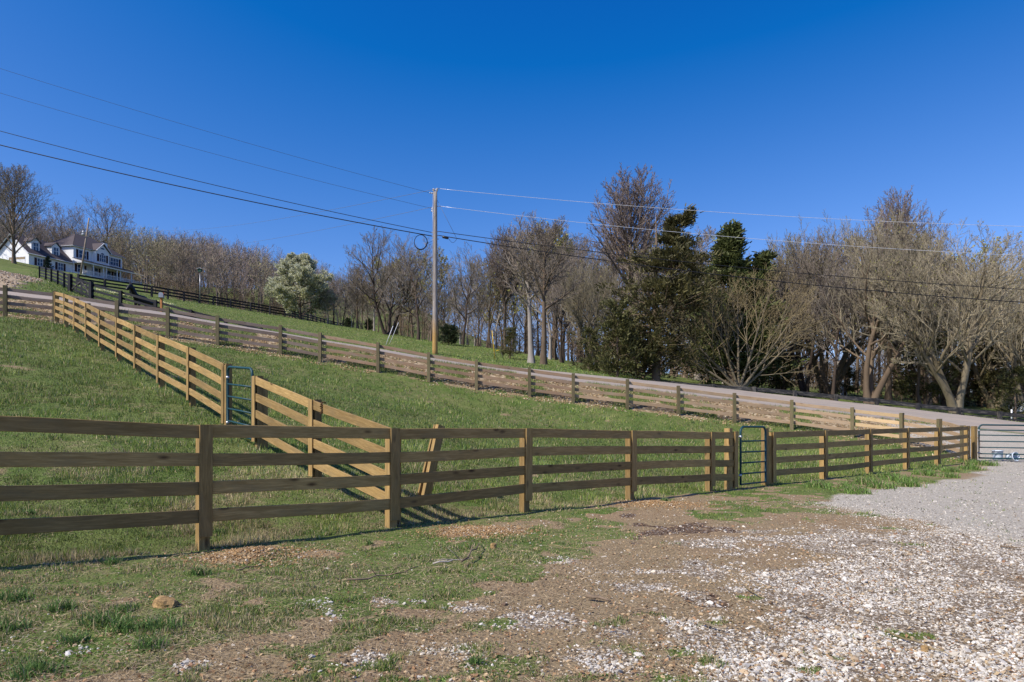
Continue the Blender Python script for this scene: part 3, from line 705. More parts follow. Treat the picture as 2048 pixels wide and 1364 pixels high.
# sandstone rock
def rock(name, c, sz, seed, mat=None, tintc=None, sub=3):
    import bmesh
    bm = bmesh.new(); bmesh.ops.create_icosphere(bm, subdivisions=sub, radius=1)
    r = random.Random(seed); ph = [r.uniform(0, 6) for _ in range(9)]
    for v in bm.verts:
        p = v.co
        k = 1+0.09*abs(math.sin(4.3*p.x+2.1*p.y+ph[5]))-0.10*max(0, math.sin(5.2*p.y-3.7*p.z+ph[6]))+0.10*math.sin(3.1*p.x+ph[0])*math.cos(2.7*p.y+ph[1])+0.06*math.sin(6*p.z+ph[2]+3*p.x)+0.03*math.sin(11*p.x+ph[3])*math.sin(13*p.y+ph[4])
        q = p*k; q.z = max(min(q.z, 0.72), -0.6); q.x = max(min(q.x, 0.9), -0.92)
        v.co = Vector((q.x*sz[0], q.y*sz[1], q.z*sz[2]))
    me = bpy.data.meshes.new(name); bm.to_mesh(me); bm.free(); me.materials.append(mat)
    for p in me.polygons: p.use_smooth = False
    o = bpy.data.objects.new(name, me); col.objects.link(o); o.location = c; return o
sm, n, b = new_mat('sandstone')
tc = n.nodes.new('ShaderNodeTexCoord'); f = noise(n, tc.outputs['Object'], 14, 6, 0.7); f2_ = noise(n, mapping(n, tc.outputs['Object'], (1,1,4)), 9, 5, 0.7)
n.links.new(mixc(n, ramp(n, f2_, [(0.35,(0,0,0)),(0.6,(1,1,1))]), (0.13, 0.08, 0.035), (0.43, 0.28, 0.12)), b.inputs['Base Color']); b.inputs['Roughness'].default_value = 0.95
bump(n, b, f, 0.8, 0.02)
x, y = gpx(331, 1214)
o = rock('rock', (x, y, tz1(x, y)+0.02), (0.098, 0.07, 0.062), 5, sm); o.rotation_euler = (0.05, 0.08, -0.15)
tag(o, 'rounded tan sandstone rock lying in the foreground grass', 'rock')
for px, py, s, lab in ((987, 1098, 0.055, 'small upright tan stone beside the fallen stick'), (1850, 1302, 0.035, 'brown stone among the white gravel at the bottom right'), ):
    x, y = gpx(px, py); o = rock('rock', (x, y, tz1(x, y)+s*0.4), (s*0.7, s*0.6, s), px, sm, sub=2); tag(o, lab, 'rock')
# fallen sticks
def stick(px0, py0, px1, py1, r, lab, mat, n=9, wig=0.03, forks=2, lift=0.02, cat='stick'):
    a = gpx(px0, py0); b_ = gpx(px1, py1); m_ = MB(); pts = []
    for i in range(n):
        t = i/(n-1); x = a[0]+(b_[0]-a[0])*t+rnd.uniform(-wig, wig); y = a[1]+(b_[1]-a[1])*t+rnd.uniform(-wig, wig)
        pts.append((x, y, tz1(x, y)+lift+rnd.uniform(0, lift)))
    m_.tube(pts, [r*(1-0.6*i/(n-1)) for i in range(n)], 7)
    for k in range(forks):
        i = rnd.randrange(2, n-2); p = Vector(pts[i]); d = Vector((rnd.uniform(-1,1), rnd.uniform(-.6,1), rnd.uniform(0.05,.5))).normalized()
        m_.tube([p, p+d*0.10, p+d*0.2+Vector((0,0,-0.02))], [r*0.5, r*0.4, r*0.2], 5)
    tag(m_.build('stick' if cat == 'stick' else 'log', mat, None, True), lab, cat)
stick(702, 1168, 835, 1142, 0.009, 'long brown fallen branch lying in the foreground weeds', M['bark'], forks=3)
stick(868, 1134, 945, 1125, 0.009, 'knobbly grey fallen branch right of the long brown one', M['bark_pale'], n=7, forks=3)
stick(925, 1140, 962, 1096, 0.011, 'crooked stick standing up in the clover', M['bark'], n=6, wig=0.02, forks=1, lift=0.05)
stick(1175, 1199, 1222, 1206, 0.018, 'short grey weathered log end on the pale gravel', M['bark'], n=5, wig=0.006, forks=0, cat='log')
stick(1490, 1180, 1530, 1205, 0.006, 'straight tan stem beside the low green weeds in the gravel', M['twig_tan'], n=5, wig=0.004, forks=0)
stick(1770, 1270, 1905, 1318, 0.006, 'long thin dry stem across the white gravel', M['twig_tan'], n=8, wig=0.008, forks=0)
stick(1600, 1233, 1636, 1247, 0.007, 'short dull brown stem on the white gravel', M['bark'], n=5, wig=0.004, forks=0)
stick(1270, 1220, 1338, 1234, 0.006, 'thin dark twig right of the grey log end', M['bark'], n=6, wig=0.01, forks=1)
stick(472, 1146, 525, 1134, 0.008, 'thin brown twig below the left dirt mound', M['bark'], n=6, wig=0.01, forks=0)
stick(1100, 1098, 1168, 1104, 0.005, 'slender pale twig between two green weed patches', M['twig_tan'], n=6, wig=0.012, forks=1)
stick(1398, 1252, 1455, 1268, 0.010, 'split brown stick at the edge of the brown soil', M['bark_tan'], n=6, wig=0.01, forks=0)
stick(2000, 1096, 2040, 1100, 0.012, 'brown chip of wood at the edge of the grey gravel', M['bark'], n=4, wig=0.004, forks=0)

# tubs behind the driveway gate
def tub(lab, c, r, h, tilt=None, rz=0):
    root = empty('bucket', c); tag(root, lab, 'bucket')
    m_ = MB(); n = 24; prof = [(0.0, 0.004), (0.80*r, 0.004), (0.82*r, 0.0), (0.86*r, 0.3*h), (0.97*r, h*0.93), (1.06*r, h*0.94), (1.06*r, h), (0.96*r, h), (0.94*r, h*0.93), (0.80*r, 0.02), (0.0, 0.02)]
    V = []; Fc = []
    for (a, z) in prof:
        for k in range(n): t = 2*math.pi*k/n; V.append((a*math.cos(t), a*math.sin(t), z))
    for i in range(len(prof)-1):
        for k in range(n): Fc.append((i*n+k, i*n+(k+1) % n, (i+1)*n+(k+1) % n, (i+1)*n+k))
    me = mesh_np('shell', V, [np.array(Fc)], [M['blue_tub']], True)
    Mx = Matrix.Translation(c) @ (Matrix.Rotation(rz, 4, 'Z') @ Matrix.Rotation(tilt, 4, 'X') if tilt else Matrix.Identity(4))
    link('shell', me, root, Mx)
    hp = [(r*1.05*math.cos(t), 0.55*r*math.sin(t)*0.6+r*0.2, h*0.9 - r*0.9*math.sin(t)) for t in [math.pi*i/12 for i in range(13)]]
    mh = MB(); mh.tube([Mx @ Vector(p) for p in hp], 0.008, 6); mh.build('handle', M['dark_steel'], root, True)
    return root
p = W(2006, 922, 27.0); tub('pale blue bucket standing upright behind the wide gate', Vector((p.x, 27.3, tz1(p.x, 27.3)-0.01)), 0.19, 0.42)
p = W(2027, 925, 26.6); tub('pale blue bucket tipped on its side with its mouth towards us', Vector((p.x, 26.9, tz1(p.x, 26.9)+0.17)), 0.17, 0.34, tilt=R(82), rz=0.25)

# ------------------------------------------------------------------ tree generator
def tubes_np(P, Rr, S):
    """P (B,N,3), Rr (B,N) -> verts, quads of B tubes with S sides (S=2: ribbon)"""
    B, N = P.shape[:2]
    T = np.empty_like(P); T[:,1:-1] = P[:,2:]-P[:,:-2]; T[:,0] = P[:,1]-P[:,0]; T[:,-1] = P[:,-1]-P[:,-2]
    T /= np.linalg.norm(T, axis=2, keepdims=True)+1e-9
    ref = np.where(np.abs(T[:,:1,2:3]) < 0.8, np.array([0,0,1.0]), np.array([1.0,0,0])); ref = np.broadcast_to(ref, T.shape)
    U = np.cross(T, ref); U /= np.linalg.norm(U, axis=2, keepdims=True)+1e-9; Vv = np.cross(T, U)
    a0 = rng.random((B,1,1,1))*6.28
    ang = a0 + (np.arange(S)*2*np.pi/S)[None,None,:,None]
    V = P[:,:,None,:] + Rr[:,:,None,None]*(U[:,:,None,:]*np.cos(ang)+Vv[:,:,None,:]*np.sin(ang))
    idx = np.arange(B*N*S).reshape(B, N, S)
    if S == 2:
        q = np.stack([idx[:,:-1,0], idx[:,:-1,1], idx[:,1:,1], idx[:,1:,0]], -1).reshape(-1,4)
    else:
        nx_ = np.roll(idx, -1, 2)
        q = np.stack([idx[:,:-1], nx_[:,:-1], nx_[:,1:], idx[:,1:]], -1).reshape(-1,4)
    return V.reshape(-1,3), q
def polys_to_mesh(groups):
    """groups: list of (list of polylines [(pts, radii)], sides)"""
    Vs = []; Qs = []; n0 = 0
    for L, S in groups:
        by = {}
        for pts, rad in L: by.setdefault(len(pts), []).append((pts, rad))
        for k, it in by.items():
            V, q = tubes_np(np.array([i[0] for i in it], float), np.array([i[1] for i in it], float), S)
            Vs.append(V); Qs.append(q+n0); n0 += len(V)
    return np.concatenate(Vs), np.concatenate(Qs)
def grow(seed, trunks=1, H=10.0, r0=0.16, tf=0.45, lean=0.05, nlimb=10, ang=(30, 60), up=0.18, llen=0.55, nb=(9, 7, 4), droop=0.0, wig=0.13, crook=1.0, low=0.25, shape='oval', minr=0.006, maxlev=4, stems=None, ratio=(0.5, 0.42, 0.4), taper=0.85, tw=0.45, env=None):
    r = random.Random(seed); out = [[] for _ in range(5)]
    def rot(d, a, phi):
        ax = Vector((0,0,1)) if abs(d.z) < 0.95 else Vector((1,0,0))
        u = d.cross(ax).normalized(); v = d.cross(u)
        return (d*math.cos(a) + (u*math.cos(phi)+v*math.sin(phi))*math.sin(a)).normalized()
    NP = (9, 7, 5, 4, 3)
    def reach(q, d):                                 # how far along d the crown envelope lies
        if env is None: return 1e9
        zc, rx_, rz_ = env; a = (q.x/rx_, q.y/rx_, (q.z-zc)/rz_); u_ = (d.x/rx_, d.y/rx_, (d.z+0.25)/rz_)
        A = sum(k*k for k in u_); B = sum(i*j for i, j in zip(a, u_)); Cc = sum(k*k for k in a)-1; D = B*B-A*Cc
        return max(0.12, (-B+math.sqrt(D))/A) if D > 0 else 0.12
    def br(p, d, L, rad, lev, rend=None):
        n_ = NP[lev]; pts = [p.copy()]; rr = [rad]; dirs = [d.copy()]
        st_ = L/(n_-1); rend = rend if rend is not None else max(minr*0.7, rad*(1-taper))
        w = wig*(tw, 1.0, 1.0, 0.85, 0.7)[lev]*crook
        for i in range(1, n_):
            d = d + Vector((r.gauss(0,w), r.gauss(0,w), r.gauss(0,w)*0.7 + (up*(0.1, 0.5, 0.7, 0.8, 0.8)[lev]) - droop*(0,0,.5,1,1)[lev]))
            d.normalize(); p = p + d*st_; pts.append(p.copy()); dirs.append(d.copy())
            t = i/(n_-1); rr.append(rad + (rend-rad)*t**0.8)
        out[lev].append(([tuple(q) for q in pts], rr))
        if lev >= maxlev: return
        if lev == 0: nc, t0, t1 = nlimb, tf, 1.0
        else: nc, t0, t1 = nb[lev-1], 0.18, 1.0
        ph = r.uniform(0, 6.28)
        for k in range(nc):
            t = t0 + (t1-t0)*((k+r.uniform(0.2,0.8))/nc)
            x = t*(n_-1); i = min(int(x), n_-2); f = x-i
            q = Vector(pts[i]).lerp(Vector(pts[i+1]), f); dd = dirs[i+1]; rq = rr[i]*(1-f)+rr[i+1]*f
            ph += 2.4+r.uniform(-.4,.4)
            a = R(r.uniform(*ang)) if lev == 0 else R(r.uniform(22, 52))
            if lev == 0:
                u = (t-t0)/(t1-t0)
                sh = {'oval': 0.55+0.45*math.sin(math.pi*min(1,u*0.9+0.12)), 'vase': 1.0-0.35*u, 'cone': 1.05-0.8*u, 'flat': 1.0-0.15*u, 'round': 0.95-0.30*u*u}[shape]
                a *= (1.15-0.5*u) if shape != 'flat' else 1.0
                cl = H*llen*sh*r.uniform(0.8,1.15)
                if env: rc = reach(q, rot(dd, a, ph)); cl = min(max(cl*.6, rc*r.uniform(.72,.98)), rc*1.02)
            else: cl = L*ratio[lev-1]*r.uniform(0.6,1.25)*(1.15-0.45*t)
            if env and lev > 0: cl = min(cl, reach(q, dd)*r.uniform(.72,.98)+0.08)
            cr = min(rq*0.85, rad*(0.42 if lev == 0 else 0.5)*r.uniform(.75,1.15)); cr = max(cr, minr)
            br(q, rot(dd, a, ph), cl, cr, lev+1)
    if stems is None: stems = [(r.uniform(-lean,lean), r.uniform(-lean,lean), 1.0)]
    for sx, sy, sl in stems:
        d = Vector((sx, sy, 1)).normalized()
        br(Vector((sx*0.3*r0, sy*0.3*r0, -0.3)), d, H*0.82*sl, r0*(1 if len(stems) == 1 else 0.75), 0, r0*0.12)
    # root flare
    for pts, rr in out[0]: rr[0] *= 1.45
    return out
class TreeKind:
    """a pair of shared meshes (trunk and crown) grown once; height normalised to 1"""
    def __init__(s, name, bark, twig, buds=None, bud_col=None, bud_n=0, bud_size=0.05, twig_s=3, sides=(9,6), **kw):
        L = grow(**kw)
        V1, Q1 = polys_to_mesh([(L[0], sides[0]), (L[1], sides[1])])
        V2, Q2 = polys_to_mesh([(L[2], 4), (L[3], 3), (L[4], twig_s)] if L[4] else [(L[2], 3), (L[3], twig_s)])
        top = float(np.percentile(V2[:,2], 99.6)); k = 1.0/top
        s.spread = float(np.percentile(np.abs(V2[:,0]), 98))*k
        s.trunk = mesh_np('trunk_'+name, V1*k, [Q1], [bark], True)
        mats = [twig]; F_ = [Q2]; colr = None
        if bud_n:
            tips = np.array([p[-1] for p, _ in (L[4] or L[3])] + [p[-2] for p, _ in (L[4] or L[3])])
            sel = tips[rng.integers(0, len(tips), bud_n)] + rng.normal(0, 0.03, (bud_n, 3))
            a = rng.normal(size=(bud_n,3)); a /= np.linalg.norm(a,axis=1,keepdims=True); b_ = np.cross(a, rng.normal(size=(bud_n,3))); b_ /= np.linalg.norm(b_,axis=1,keepdims=True)
            sz = bud_size*rng.uniform(.5,1.4,(bud_n,1))
            Vb = np.stack([sel-a*sz-b_*sz*.5, sel+a*sz-b_*sz*.5, sel+a*sz+b_*sz*.5, sel-a*sz+b_*sz*.5],1).reshape(-1,3)
            qb = np.arange(bud_n*4).reshape(-1,4)+len(V2)
            s.crown = mesh_np('crown_'+name, np.concatenate([V2,Vb])*k, [np.concatenate([Q2,qb])], [twig, bud_col], False)
            mi = np.zeros(len(Q2)+bud_n, dtype=np.int32); mi[len(Q2):] = 1; s.crown.polygons.foreach_set('material_index', mi)
        else:
            s.crown = mesh_np('crown_'+name, V2*k, [Q2], [twig], False)
        s.first = True
def put_tree(kind, name, label, px, pytop, Y, base=None, rz=None, wide=1.0, cat='tree', group=None, lean=(0,0), sink=0.1, pybase=None):
    x, y = XY(px, Y); g = float(ground_z(np.array([x]), np.array([y]))[0]) if base is None else base
    if pybase is not None: g = EYE+(HZ-pybase)/F*Y
    top = EYE+(HZ-pytop)/F*Y; h = top-g
    root = bpy.data.objects.new(name, None); col.objects.link(root)
    root.location = (x, y, g-sink); root.rotation_euler = (lean[0], lean[1], rnd.uniform(0, 6.28) if rz is None else rz)
    root.scale = (h*wide, h*wide, h); tag(root, label, cat, group)
    for nm, me in (('trunk', kind.trunk), ('crown', kind.crown)):
        o = bpy.data.objects.new(nm, me); col.objects.link(o); o.parent = root
    return root

bud_m = simple('olive_buds', (0.22, 0.21, 0.05), 0.7); bud_y = simple('yellow_green_buds', (0.34, 0.33, 0.09), 0.7)
bud_r = simple('russet_buds', (0.22, 0.12, 0.09), 0.7)
K = {}
K['tall'] = TreeKind('tall', M['bark_pale'], M['twig_brown'], seed=3, tf=0.50, nlimb=17, ang=(35,60), up=0.16, llen=0.33, nb=(9,7,5), r0=0.24, wig=0.13, minr=0.009, tw=0.12, lean=0.01, env=(6.9,2.5,3.3))
K['tall2'] = TreeKind('tall2', M['bark'], M['twig_brown'], seed=14, tf=0.46, nlimb=17, ang=(38,64), up=0.15, llen=0.35, nb=(9,7,5), r0=0.22, wig=0.15, minr=0.009, tw=0.14, lean=0.02, env=(6.7,2.7,3.4))
K['fan'] = TreeKind('fan', M['bark'], M['twig_red'], seed=8, tf=0.46, nlimb=44, ang=(16,52), up=0.09, llen=0.40, nb=(10,9,5), r0=0.20, wig=0.04, minr=0.008, shape='round', ratio=(.36,.32,.32), tw=0.15, lean=0.01, env=(7.0,2.9,3.0))
K['spread'] = TreeKind('spread', M['bark_dark'], M['twig_brown'], seed=21, tf=0.25, nlimb=13, ang=(36,64), up=0.15, llen=0.46, nb=(9,7,4), r0=0.22, wig=0.16, minr=0.009, stems=[(0.35,0.1,0.95),(-0.42,-0.1,1.0),(0.05,0.3,0.9)], env=(5.6,4.4,4.3))
K['olive'] = TreeKind('olive', M['bark_tan'], M['twig_olive'], bud_col=bud_m, bud_n=1500, bud_size=0.03, seed=31, tf=0.28, nlimb=13, ang=(28,58), up=0.16, llen=0.44, nb=(8,7,5), r0=0.30, wig=0.15, minr=0.008, stems=[(0.45,0.1,0.95),(-0.3,0.2,1.0),(0.05,-0.2,0.9),(-0.7,0.0,0.8)], shape='oval', env=(5.6,4.8,4.4))
K['olive2'] = TreeKind('olive2', M['bark'], M['twig_olive'], bud_col=bud_m, bud_n=1000, bud_size=0.03, seed=35, tf=0.30, nlimb=14, ang=(30,62), up=0.16, llen=0.44, nb=(8,7,5), r0=0.28, wig=0.17, minr=0.008, stems=[(0.25,0.1,1.0),(-0.55,0.1,.95),(-0.1,-0.3,0.85)], shape='oval', env=(5.8,4.3,4.3))
K['bush'] = TreeKind('bush', M['bark_tan'], M['twig_tan'], seed=41, tf=0.14, nlimb=10, ang=(16,42), up=0.05, llen=0.46, nb=(6,5,3), r0=0.17, wig=0.07, minr=0.008, stems=[(0.3,0,1),(-0.3,.1,.95),(0.75,-.1,.95),(-0.8,0,.95),(0.05,.3,1),(1.2,.1,.8),(-1.3,.1,.8)], shape='vase', env=(4.2,6.5,5.6))
K['maple'] = TreeKind('maple', M['bark'], M['twig_grey'], bud_col=bud_y, bud_n=700, bud_size=0.03, seed=52, tf=0.12, nlimb=24, ang=(24,46), up=0.12, llen=0.60, nb=(10,8,4), r0=0.17, wig=0.06, minr=0.009, shape='vase', lean=0.01, tw=0.2, env=(5.7,3.7,4.4))
K['lace'] = TreeKind('lace', M['bark_dark'], M['twig_grey'], seed=63, tf=0.30, nlimb=14, ang=(36,66), up=0.13, llen=0.44, nb=(9,7,4), r0=0.15, wig=0.17, minr=0.009, env=(5.9,3.7,4.2))
K['thin'] = TreeKind('thin', M['bark'], M['twig_brown'], bud_col=bud_m, bud_n=350, bud_size=0.05, seed=71, tf=0.30, nlimb=14, ang=(26,54), up=0.15, llen=0.34, nb=(8,6,4), r0=0.11, wig=0.15, minr=0.010, env=(6.2,2.4,3.9))
K['thin2'] = TreeKind('thin2', M['bark_pale'], M['twig_grey'], seed=72, tf=0.34, nlimb=14, ang=(28,58), up=0.15, llen=0.34, nb=(8,6,4), r0=0.10, wig=0.17, minr=0.010, env=(6.4,2.5,3.7))
K['yellow'] = TreeKind('yellow', M['bark'], M['twig_tan'], bud_col=bud_y, bud_n=2600, bud_size=0.05, seed=75, tf=0.3, nlimb=12, ang=(30,58), up=0.15, llen=0.36, nb=(8,6,3), r0=0.13, wig=0.15, minr=0.010, env=(6.2,3.0,3.9))

TL = [  # kind, label, px, py top, distance, width factor, rz, pybase
 ('tall',  'tall straight bare tree, left of the pair on the meadow', 1063, 428, 55, 1.0, 0.3, 727),
 ('tall2', 'tall straight bare tree with pale trunk, right of the pair on the meadow', 1087, 436, 54, 1.05, 1.2, 729),
 ('fan',   'tallest bare tree with a rounded reddish fan crown above the wood', 1262, 336, 84, 1.0, 0.0, None),
 ('spread','wide dark-limbed bare tree left of the utility pole', 776, 462, 92, 1.05, 0.2, 672),
 ('lace',  'bare forked tree immediately left of the utility pole', 836, 478, 86, 1.1, 2.0, 684),
 ('bush',  'spreading tan many-stemmed bare tree behind the road', 1478, 528, 50, 1.0, 0.0, 772),
 ('olive', 'gnarled multi-stemmed olive-brown tree with snapped limbs at the right', 1912, 468, 50, 0.95, 0.4, 812),
 ('olive2', 'leaning bare tree with dark boles in the middle of the right-hand trees', 1738, 432, 54, 0.85, 2.6, 803),
 ('fan',   'tall bare tree with a domed crown rising behind the right-hand trees', 1796, 380, 80, 0.8, 1.5, None),
 ('spread','bare tree with two dark crossing trunks at the left of the right-hand group', 1612, 470, 60, 0.8, 1.1, 790),
 ('lace',  'slim pale-trunked bare tree between the dark boles on the right', 1664, 520, 56, 0.9, 0.5, 797),
 ('tall2', 'straight grey-trunked tree behind the middle of the right-hand trees', 1776, 470, 60, 0.9, 3.0, 803),
 ('thin',  'slim bare tree with thin pale stem, second from right of the roadside trees', 1840, 520, 58, 1.2, 3.0, 806),
 ('olive', 'bare tree cut by the right edge of the picture', 2052, 510, 56, 0.75, 4.0, None),
 ('maple', 'bare yard tree standing in front of the white garage', 28, 328, 128, 1.15, 0.0, 527),
 ('maple', 'larger bare tree beyond the white garage at the left edge', -34, 318, 146, 1.2, 2.2, None),
 ('lace',  'bare spreading tree rising right of the house roof', 200, 396, 182, 1.1, 1.0, None),
 ('lace',  'bare tree showing above the garage roof', 138, 404, 178, 0.9, 3.0, None),
 ('fan',   'leafless tree with dense grey crown behind the two meadow trees', 1010, 452, 84, 0.75, 0.7, None),
 ('lace',  'bare tree with twisting limbs right of the utility pole', 925, 505, 82, 1.1, 0.9, None),
 ('tall',  'bare tree leaning over the dark cedar', 1395, 455, 74, 1.1, 2.2, None),
 ('yellow','bare tree with yellow-green buds at the far right', 1965, 478, 72, 1.0, 2.2, None),
 ('olive', 'low bare tree with dark forked trunk behind the cedar thicket', 1180, 520, 62, 0.6, 1.2, 742),
 ('olive2','bare brown tree filling the gap right of the pointed green cedar', 1560, 480, 64, 0.85, 1.9, None),
 ('olive', 'bushy olive bare tree behind the leaning boles', 1655, 446, 66, 0.8, 3.3, None),
 ('olive2','bushy bare tree right of the domed crown', 1865, 455, 66, 0.85, 5.0, None),
 ('olive', 'bare tree behind the snapped limbs near the right edge', 1990, 505, 62, 0.8, 2.9, None),
 ('spread','bare crooked tree above the small cedar on the meadow edge', 1125, 492, 70, 0.7, 0.9, None),
]
for kd, lab, px, top, Y, wd, rz, pb in TL:
    put_tree(K[kd], 'bare_tree', lab, px, top, Y, wide=wd, rz=rz, pybase=pb, group=None)
# bare trees of the wood, individually
wood_px = []
r = random.Random(5)
def outline(px):
    return np.interp(px, [640,700,780,850,900,960,1020,1100,1160,1240,1300,1400,1460,1540,1600,1680,1760,1850,1930,2000,2060],[520,505,500,490,505,470,448,436,440,470,450,470,520,520,480,460,440,450,480,520,550])
for i in range(112):
    px = 650 + (2075-650)*((i+r.random())/112)**1.12
    Y = r.choice([66, 78, 92, 105, 120])*r.uniform(.93,1.07)
    if px < 860: Y = max(Y, 105)
    elif px < 1060: Y = max(Y, 86)
    kd = r.choice(['thin','thin2','thin','tall2','lace','yellow','thin2'] if px < 1560 else ['thin','thin2'])
    put_tree(K[kd], 'bare_tree', 'leafless brown-grey tree standing in the wood beyond the meadow and road', px, float(outline(px))+r.uniform(0,80), Y, wide=r.uniform(.8,1.15), group='bare trees in the wood', cat='tree')

# ------------------------------------------------------------------ evergreens
def spray_mesh(name, pts, dirs, size, n_per, cols, mat, aspect=0.45, jit=0.5):
    """needle sprays: small tilted quads around each point"""
    N = len(pts)*n_per
    c = np.repeat(pts, n_per, 0) + rng.normal(0, 1, (N,3))*np.array([1,1,0.8])*jit
    a = np.repeat(dirs, n_per, 0) + rng.normal(0, 0.55, (N,3)); a /= np.linalg.norm(a,axis=1,keepdims=True)
    b_ = np.cross(a, rng.normal(size=(N,3))); b_ /= np.linalg.norm(b_,axis=1,keepdims=True)
    sz = size*rng.uniform(.5,1.3,(N,1))
    V = np.stack([c-b_*sz*aspect*.6, c+b_*sz*aspect*.6, c+a*sz+b_*sz*aspect*.25, c+a*sz-b_*sz*aspect*.25],1).reshape(-1,3)
    q = np.arange(N*4).reshape(-1,4)
    k = rng.random((N,1)); clump = np.repeat(rng.random((len(pts),1)), n_per, 0)
    C = np.array(cols[0])*(1-clump)+np.array(cols[1])*clump; C = C*(0.6+0.8*k)
    return V, q, np.repeat(C, 4, 0)
class Evergreen:
    def __init__(s, name, seed, nbr=90, shape=None, lowest=0.05, size=0.05, cols=((0.020,0.032,0.010),(0.060,0.065,0.020)), gap=0.25, n_per=10, lean_lobes=(), per=9, wmax=0.25, crooked=0.0, aspect=0.32):
        r = random.Random(seed); L = []; pts = []; dirs = []
        shape = shape or (lambda t: (1-t)**0.75)
        L.append(([(0,0,-0.03),(0.004,0,0.25),(-0.004,0.003,0.5),(0.003,0,0.75),(0,0,0.97)],[0.022,0.016,0.011,0.006,0.002]))
        axes = [((0,0),(0,0),1.0,nbr)]+[(a,b_,h,int(nbr*0.4)) for a,b_,h in lean_lobes]
        for (bx,by),(tx,ty),hh,nn in axes:
            for k in range(nn):
                t = lowest+(1-lowest)*(k+r.random())/nn
                if r.random() < gap*0.5: continue
                ph = r.uniform(0,6.28); ln = wmax*shape(t)*r.uniform(.65,1.2)*(1 if hh == 1.0 else 0.55)
                z = t*hh*0.96; ox, oy = bx+(tx-bx)*t+crooked*(t-.3), by+(ty-by)*t+crooked*.4*math.sin(t*9)
                if crooked and r.random() < 0.35*math.sin(t*17+ph)**2: continue
                p0 = (ox,oy,z); e = (ox+math.cos(ph)*ln, oy+math.sin(ph)*ln, z+ln*r.uniform(0.1,.55))
                mid = tuple((a+b_)/2 for a,b_ in zip(p0,e)); mid = (mid[0],mid[1],mid[2]-ln*0.05)
                L.append(([p0,mid,e],[0.005,0.003,0.001]))
                for j in range(per):
                    f = r.uniform(.3,1.05); pts.append([p0[i]+(e[i]-p0[i])*f+r.gauss(0,ln*0.10) for i in range(3)])
                    dirs.append([e[0]-p0[0], e[1]-p0[1], ln*0.9])
        pts = np.array(pts); dirs = np.array(dirs); dirs /= np.linalg.norm(dirs,axis=1,keepdims=True)+1e-9
        V, q, C = spray_mesh(name, pts, dirs, size, n_per, cols, M['leaf'], aspect=aspect, jit=size*0.6)
        V[:,2] = np.maximum(V[:,2], 0.0)
        s.crown = mesh_np('crown_'+name, V, [q], [M['leaf']], False, {'tint': C})
        Vt, qt = polys_to_mesh([(L[:1], 7), (L[1:], 3)])
        s.trunk = mesh_np('trunk_'+name, Vt, [qt], [M['bark']], True)
E = {}
def ragged(t):
    if t > 0.84: return 0.16
    if t > 0.72: return 0.30+0.1*math.sin(t*40)
    if t > 0.45: return 0.52+0.16*math.sin(t*33)
    return 0.85+0.18*math.sin(t*21)
E['cedar_big'] = Evergreen('cedar_big', 3, nbr=250, shape=ragged, size=0.020, gap=0.55, n_per=14, per=13, wmax=0.31, aspect=0.28, lowest=0.02,
                           cols=((0.040,0.042,0.015),(0.135,0.120,0.045)), crooked=0.19)
E['cone'] = Evergreen('cone', 9, nbr=170, shape=lambda t: (1-t)*1.08+0.02, size=0.024, lean_lobes=(((0.0,0.0),(0.155,0.0),0.84),), cols=((0.045,0.062,0.020),(0.14,0.155,0.050)), n_per=14, per=12, wmax=0.26)
E['shrub'] = Evergreen('shrub', 15, nbr=70, shape=lambda t: math.sqrt(max(0.02, 1-t*t))*1.5, size=0.07, lowest=0.02, cols=((0.022,0.034,0.014),(0.05,0.065,0.026)), n_per=10, per=9, wmax=0.36)
E['spruce'] = Evergreen('spruce', 18, nbr=70, shape=lambda t: (1-t)*1.1+0.05, size=0.06, cols=((0.012,0.026,0.016),(0.03,0.05,0.03)), n_per=8, per=7, wmax=0.30)
E['thicket'] = Evergreen('thicket', 22, nbr=80, shape=lambda t: 1.0-0.6*t, size=0.036, gap=1.0, cols=((0.045,0.050,0.018),(0.145,0.140,0.050)), n_per=12, per=9, wmax=0.36)
EL = [
 ('cedar_big','dark ragged red cedar, tallest evergreen, crown reaching above the wires', 1312, 414, 52, 1.2, 0.0, 760),
 ('cone','brighter green cedar with a pointed top and a second lobe on its right', 1462, 440, 60, 1.35, 0.0, None),
 ('thicket','olive-green cedar at the left foot of the dark ragged cedar', 1235, 600, 50, 1.0, 1.0, 762),
 ('thicket','low cedar growing at the end of the open meadow', 1180, 655, 52, 0.9, 2.0, 752),
 ('shrub','small round cedar beside the right of the utility pole', 897, 650, 78, 1.05, 0.0, None),
 ('shrub','tiny dark cedar at the end of the far black fence', 696, 636, 118, 0.9, 1.0, None),
 ('shrub','small dark cedar, second from the end of the far black fence', 738, 638, 110, 0.8, 2.0, None),
 ('shrub','low dark cedar between the fence end and the utility pole', 790, 650, 100, 0.7, 2.5, None),
 ('thicket','round green cedar bush left of the two meadow trees', 1020, 655, 66, 1.1, 0.5, None),
 ('spruce','small spruce in front of the garage window', 96, 512, 132, 1.0, 0.0, 541),
 ('thicket','low dark evergreen behind the worn rail fence, left of the leaning boles', 1560, 700, 62, 1.2, 1.4, None),
 ('thicket','low evergreen among the boles in the middle of the right-hand trees', 1690, 725, 68, 1.3, 2.4, None),
 ('thicket','dark evergreen bank behind the gnarled olive tree', 1850, 640, 60, 1.2, 0.4, None),
 ('thicket','dark cedar at the right edge above the rail fence', 2030, 735, 50, 1.3, 5.0, None),
 ('cedar_big','tall shaded cedar behind the gnarled olive tree', 1960, 610, 64, 1.1, 1.4, None),
]
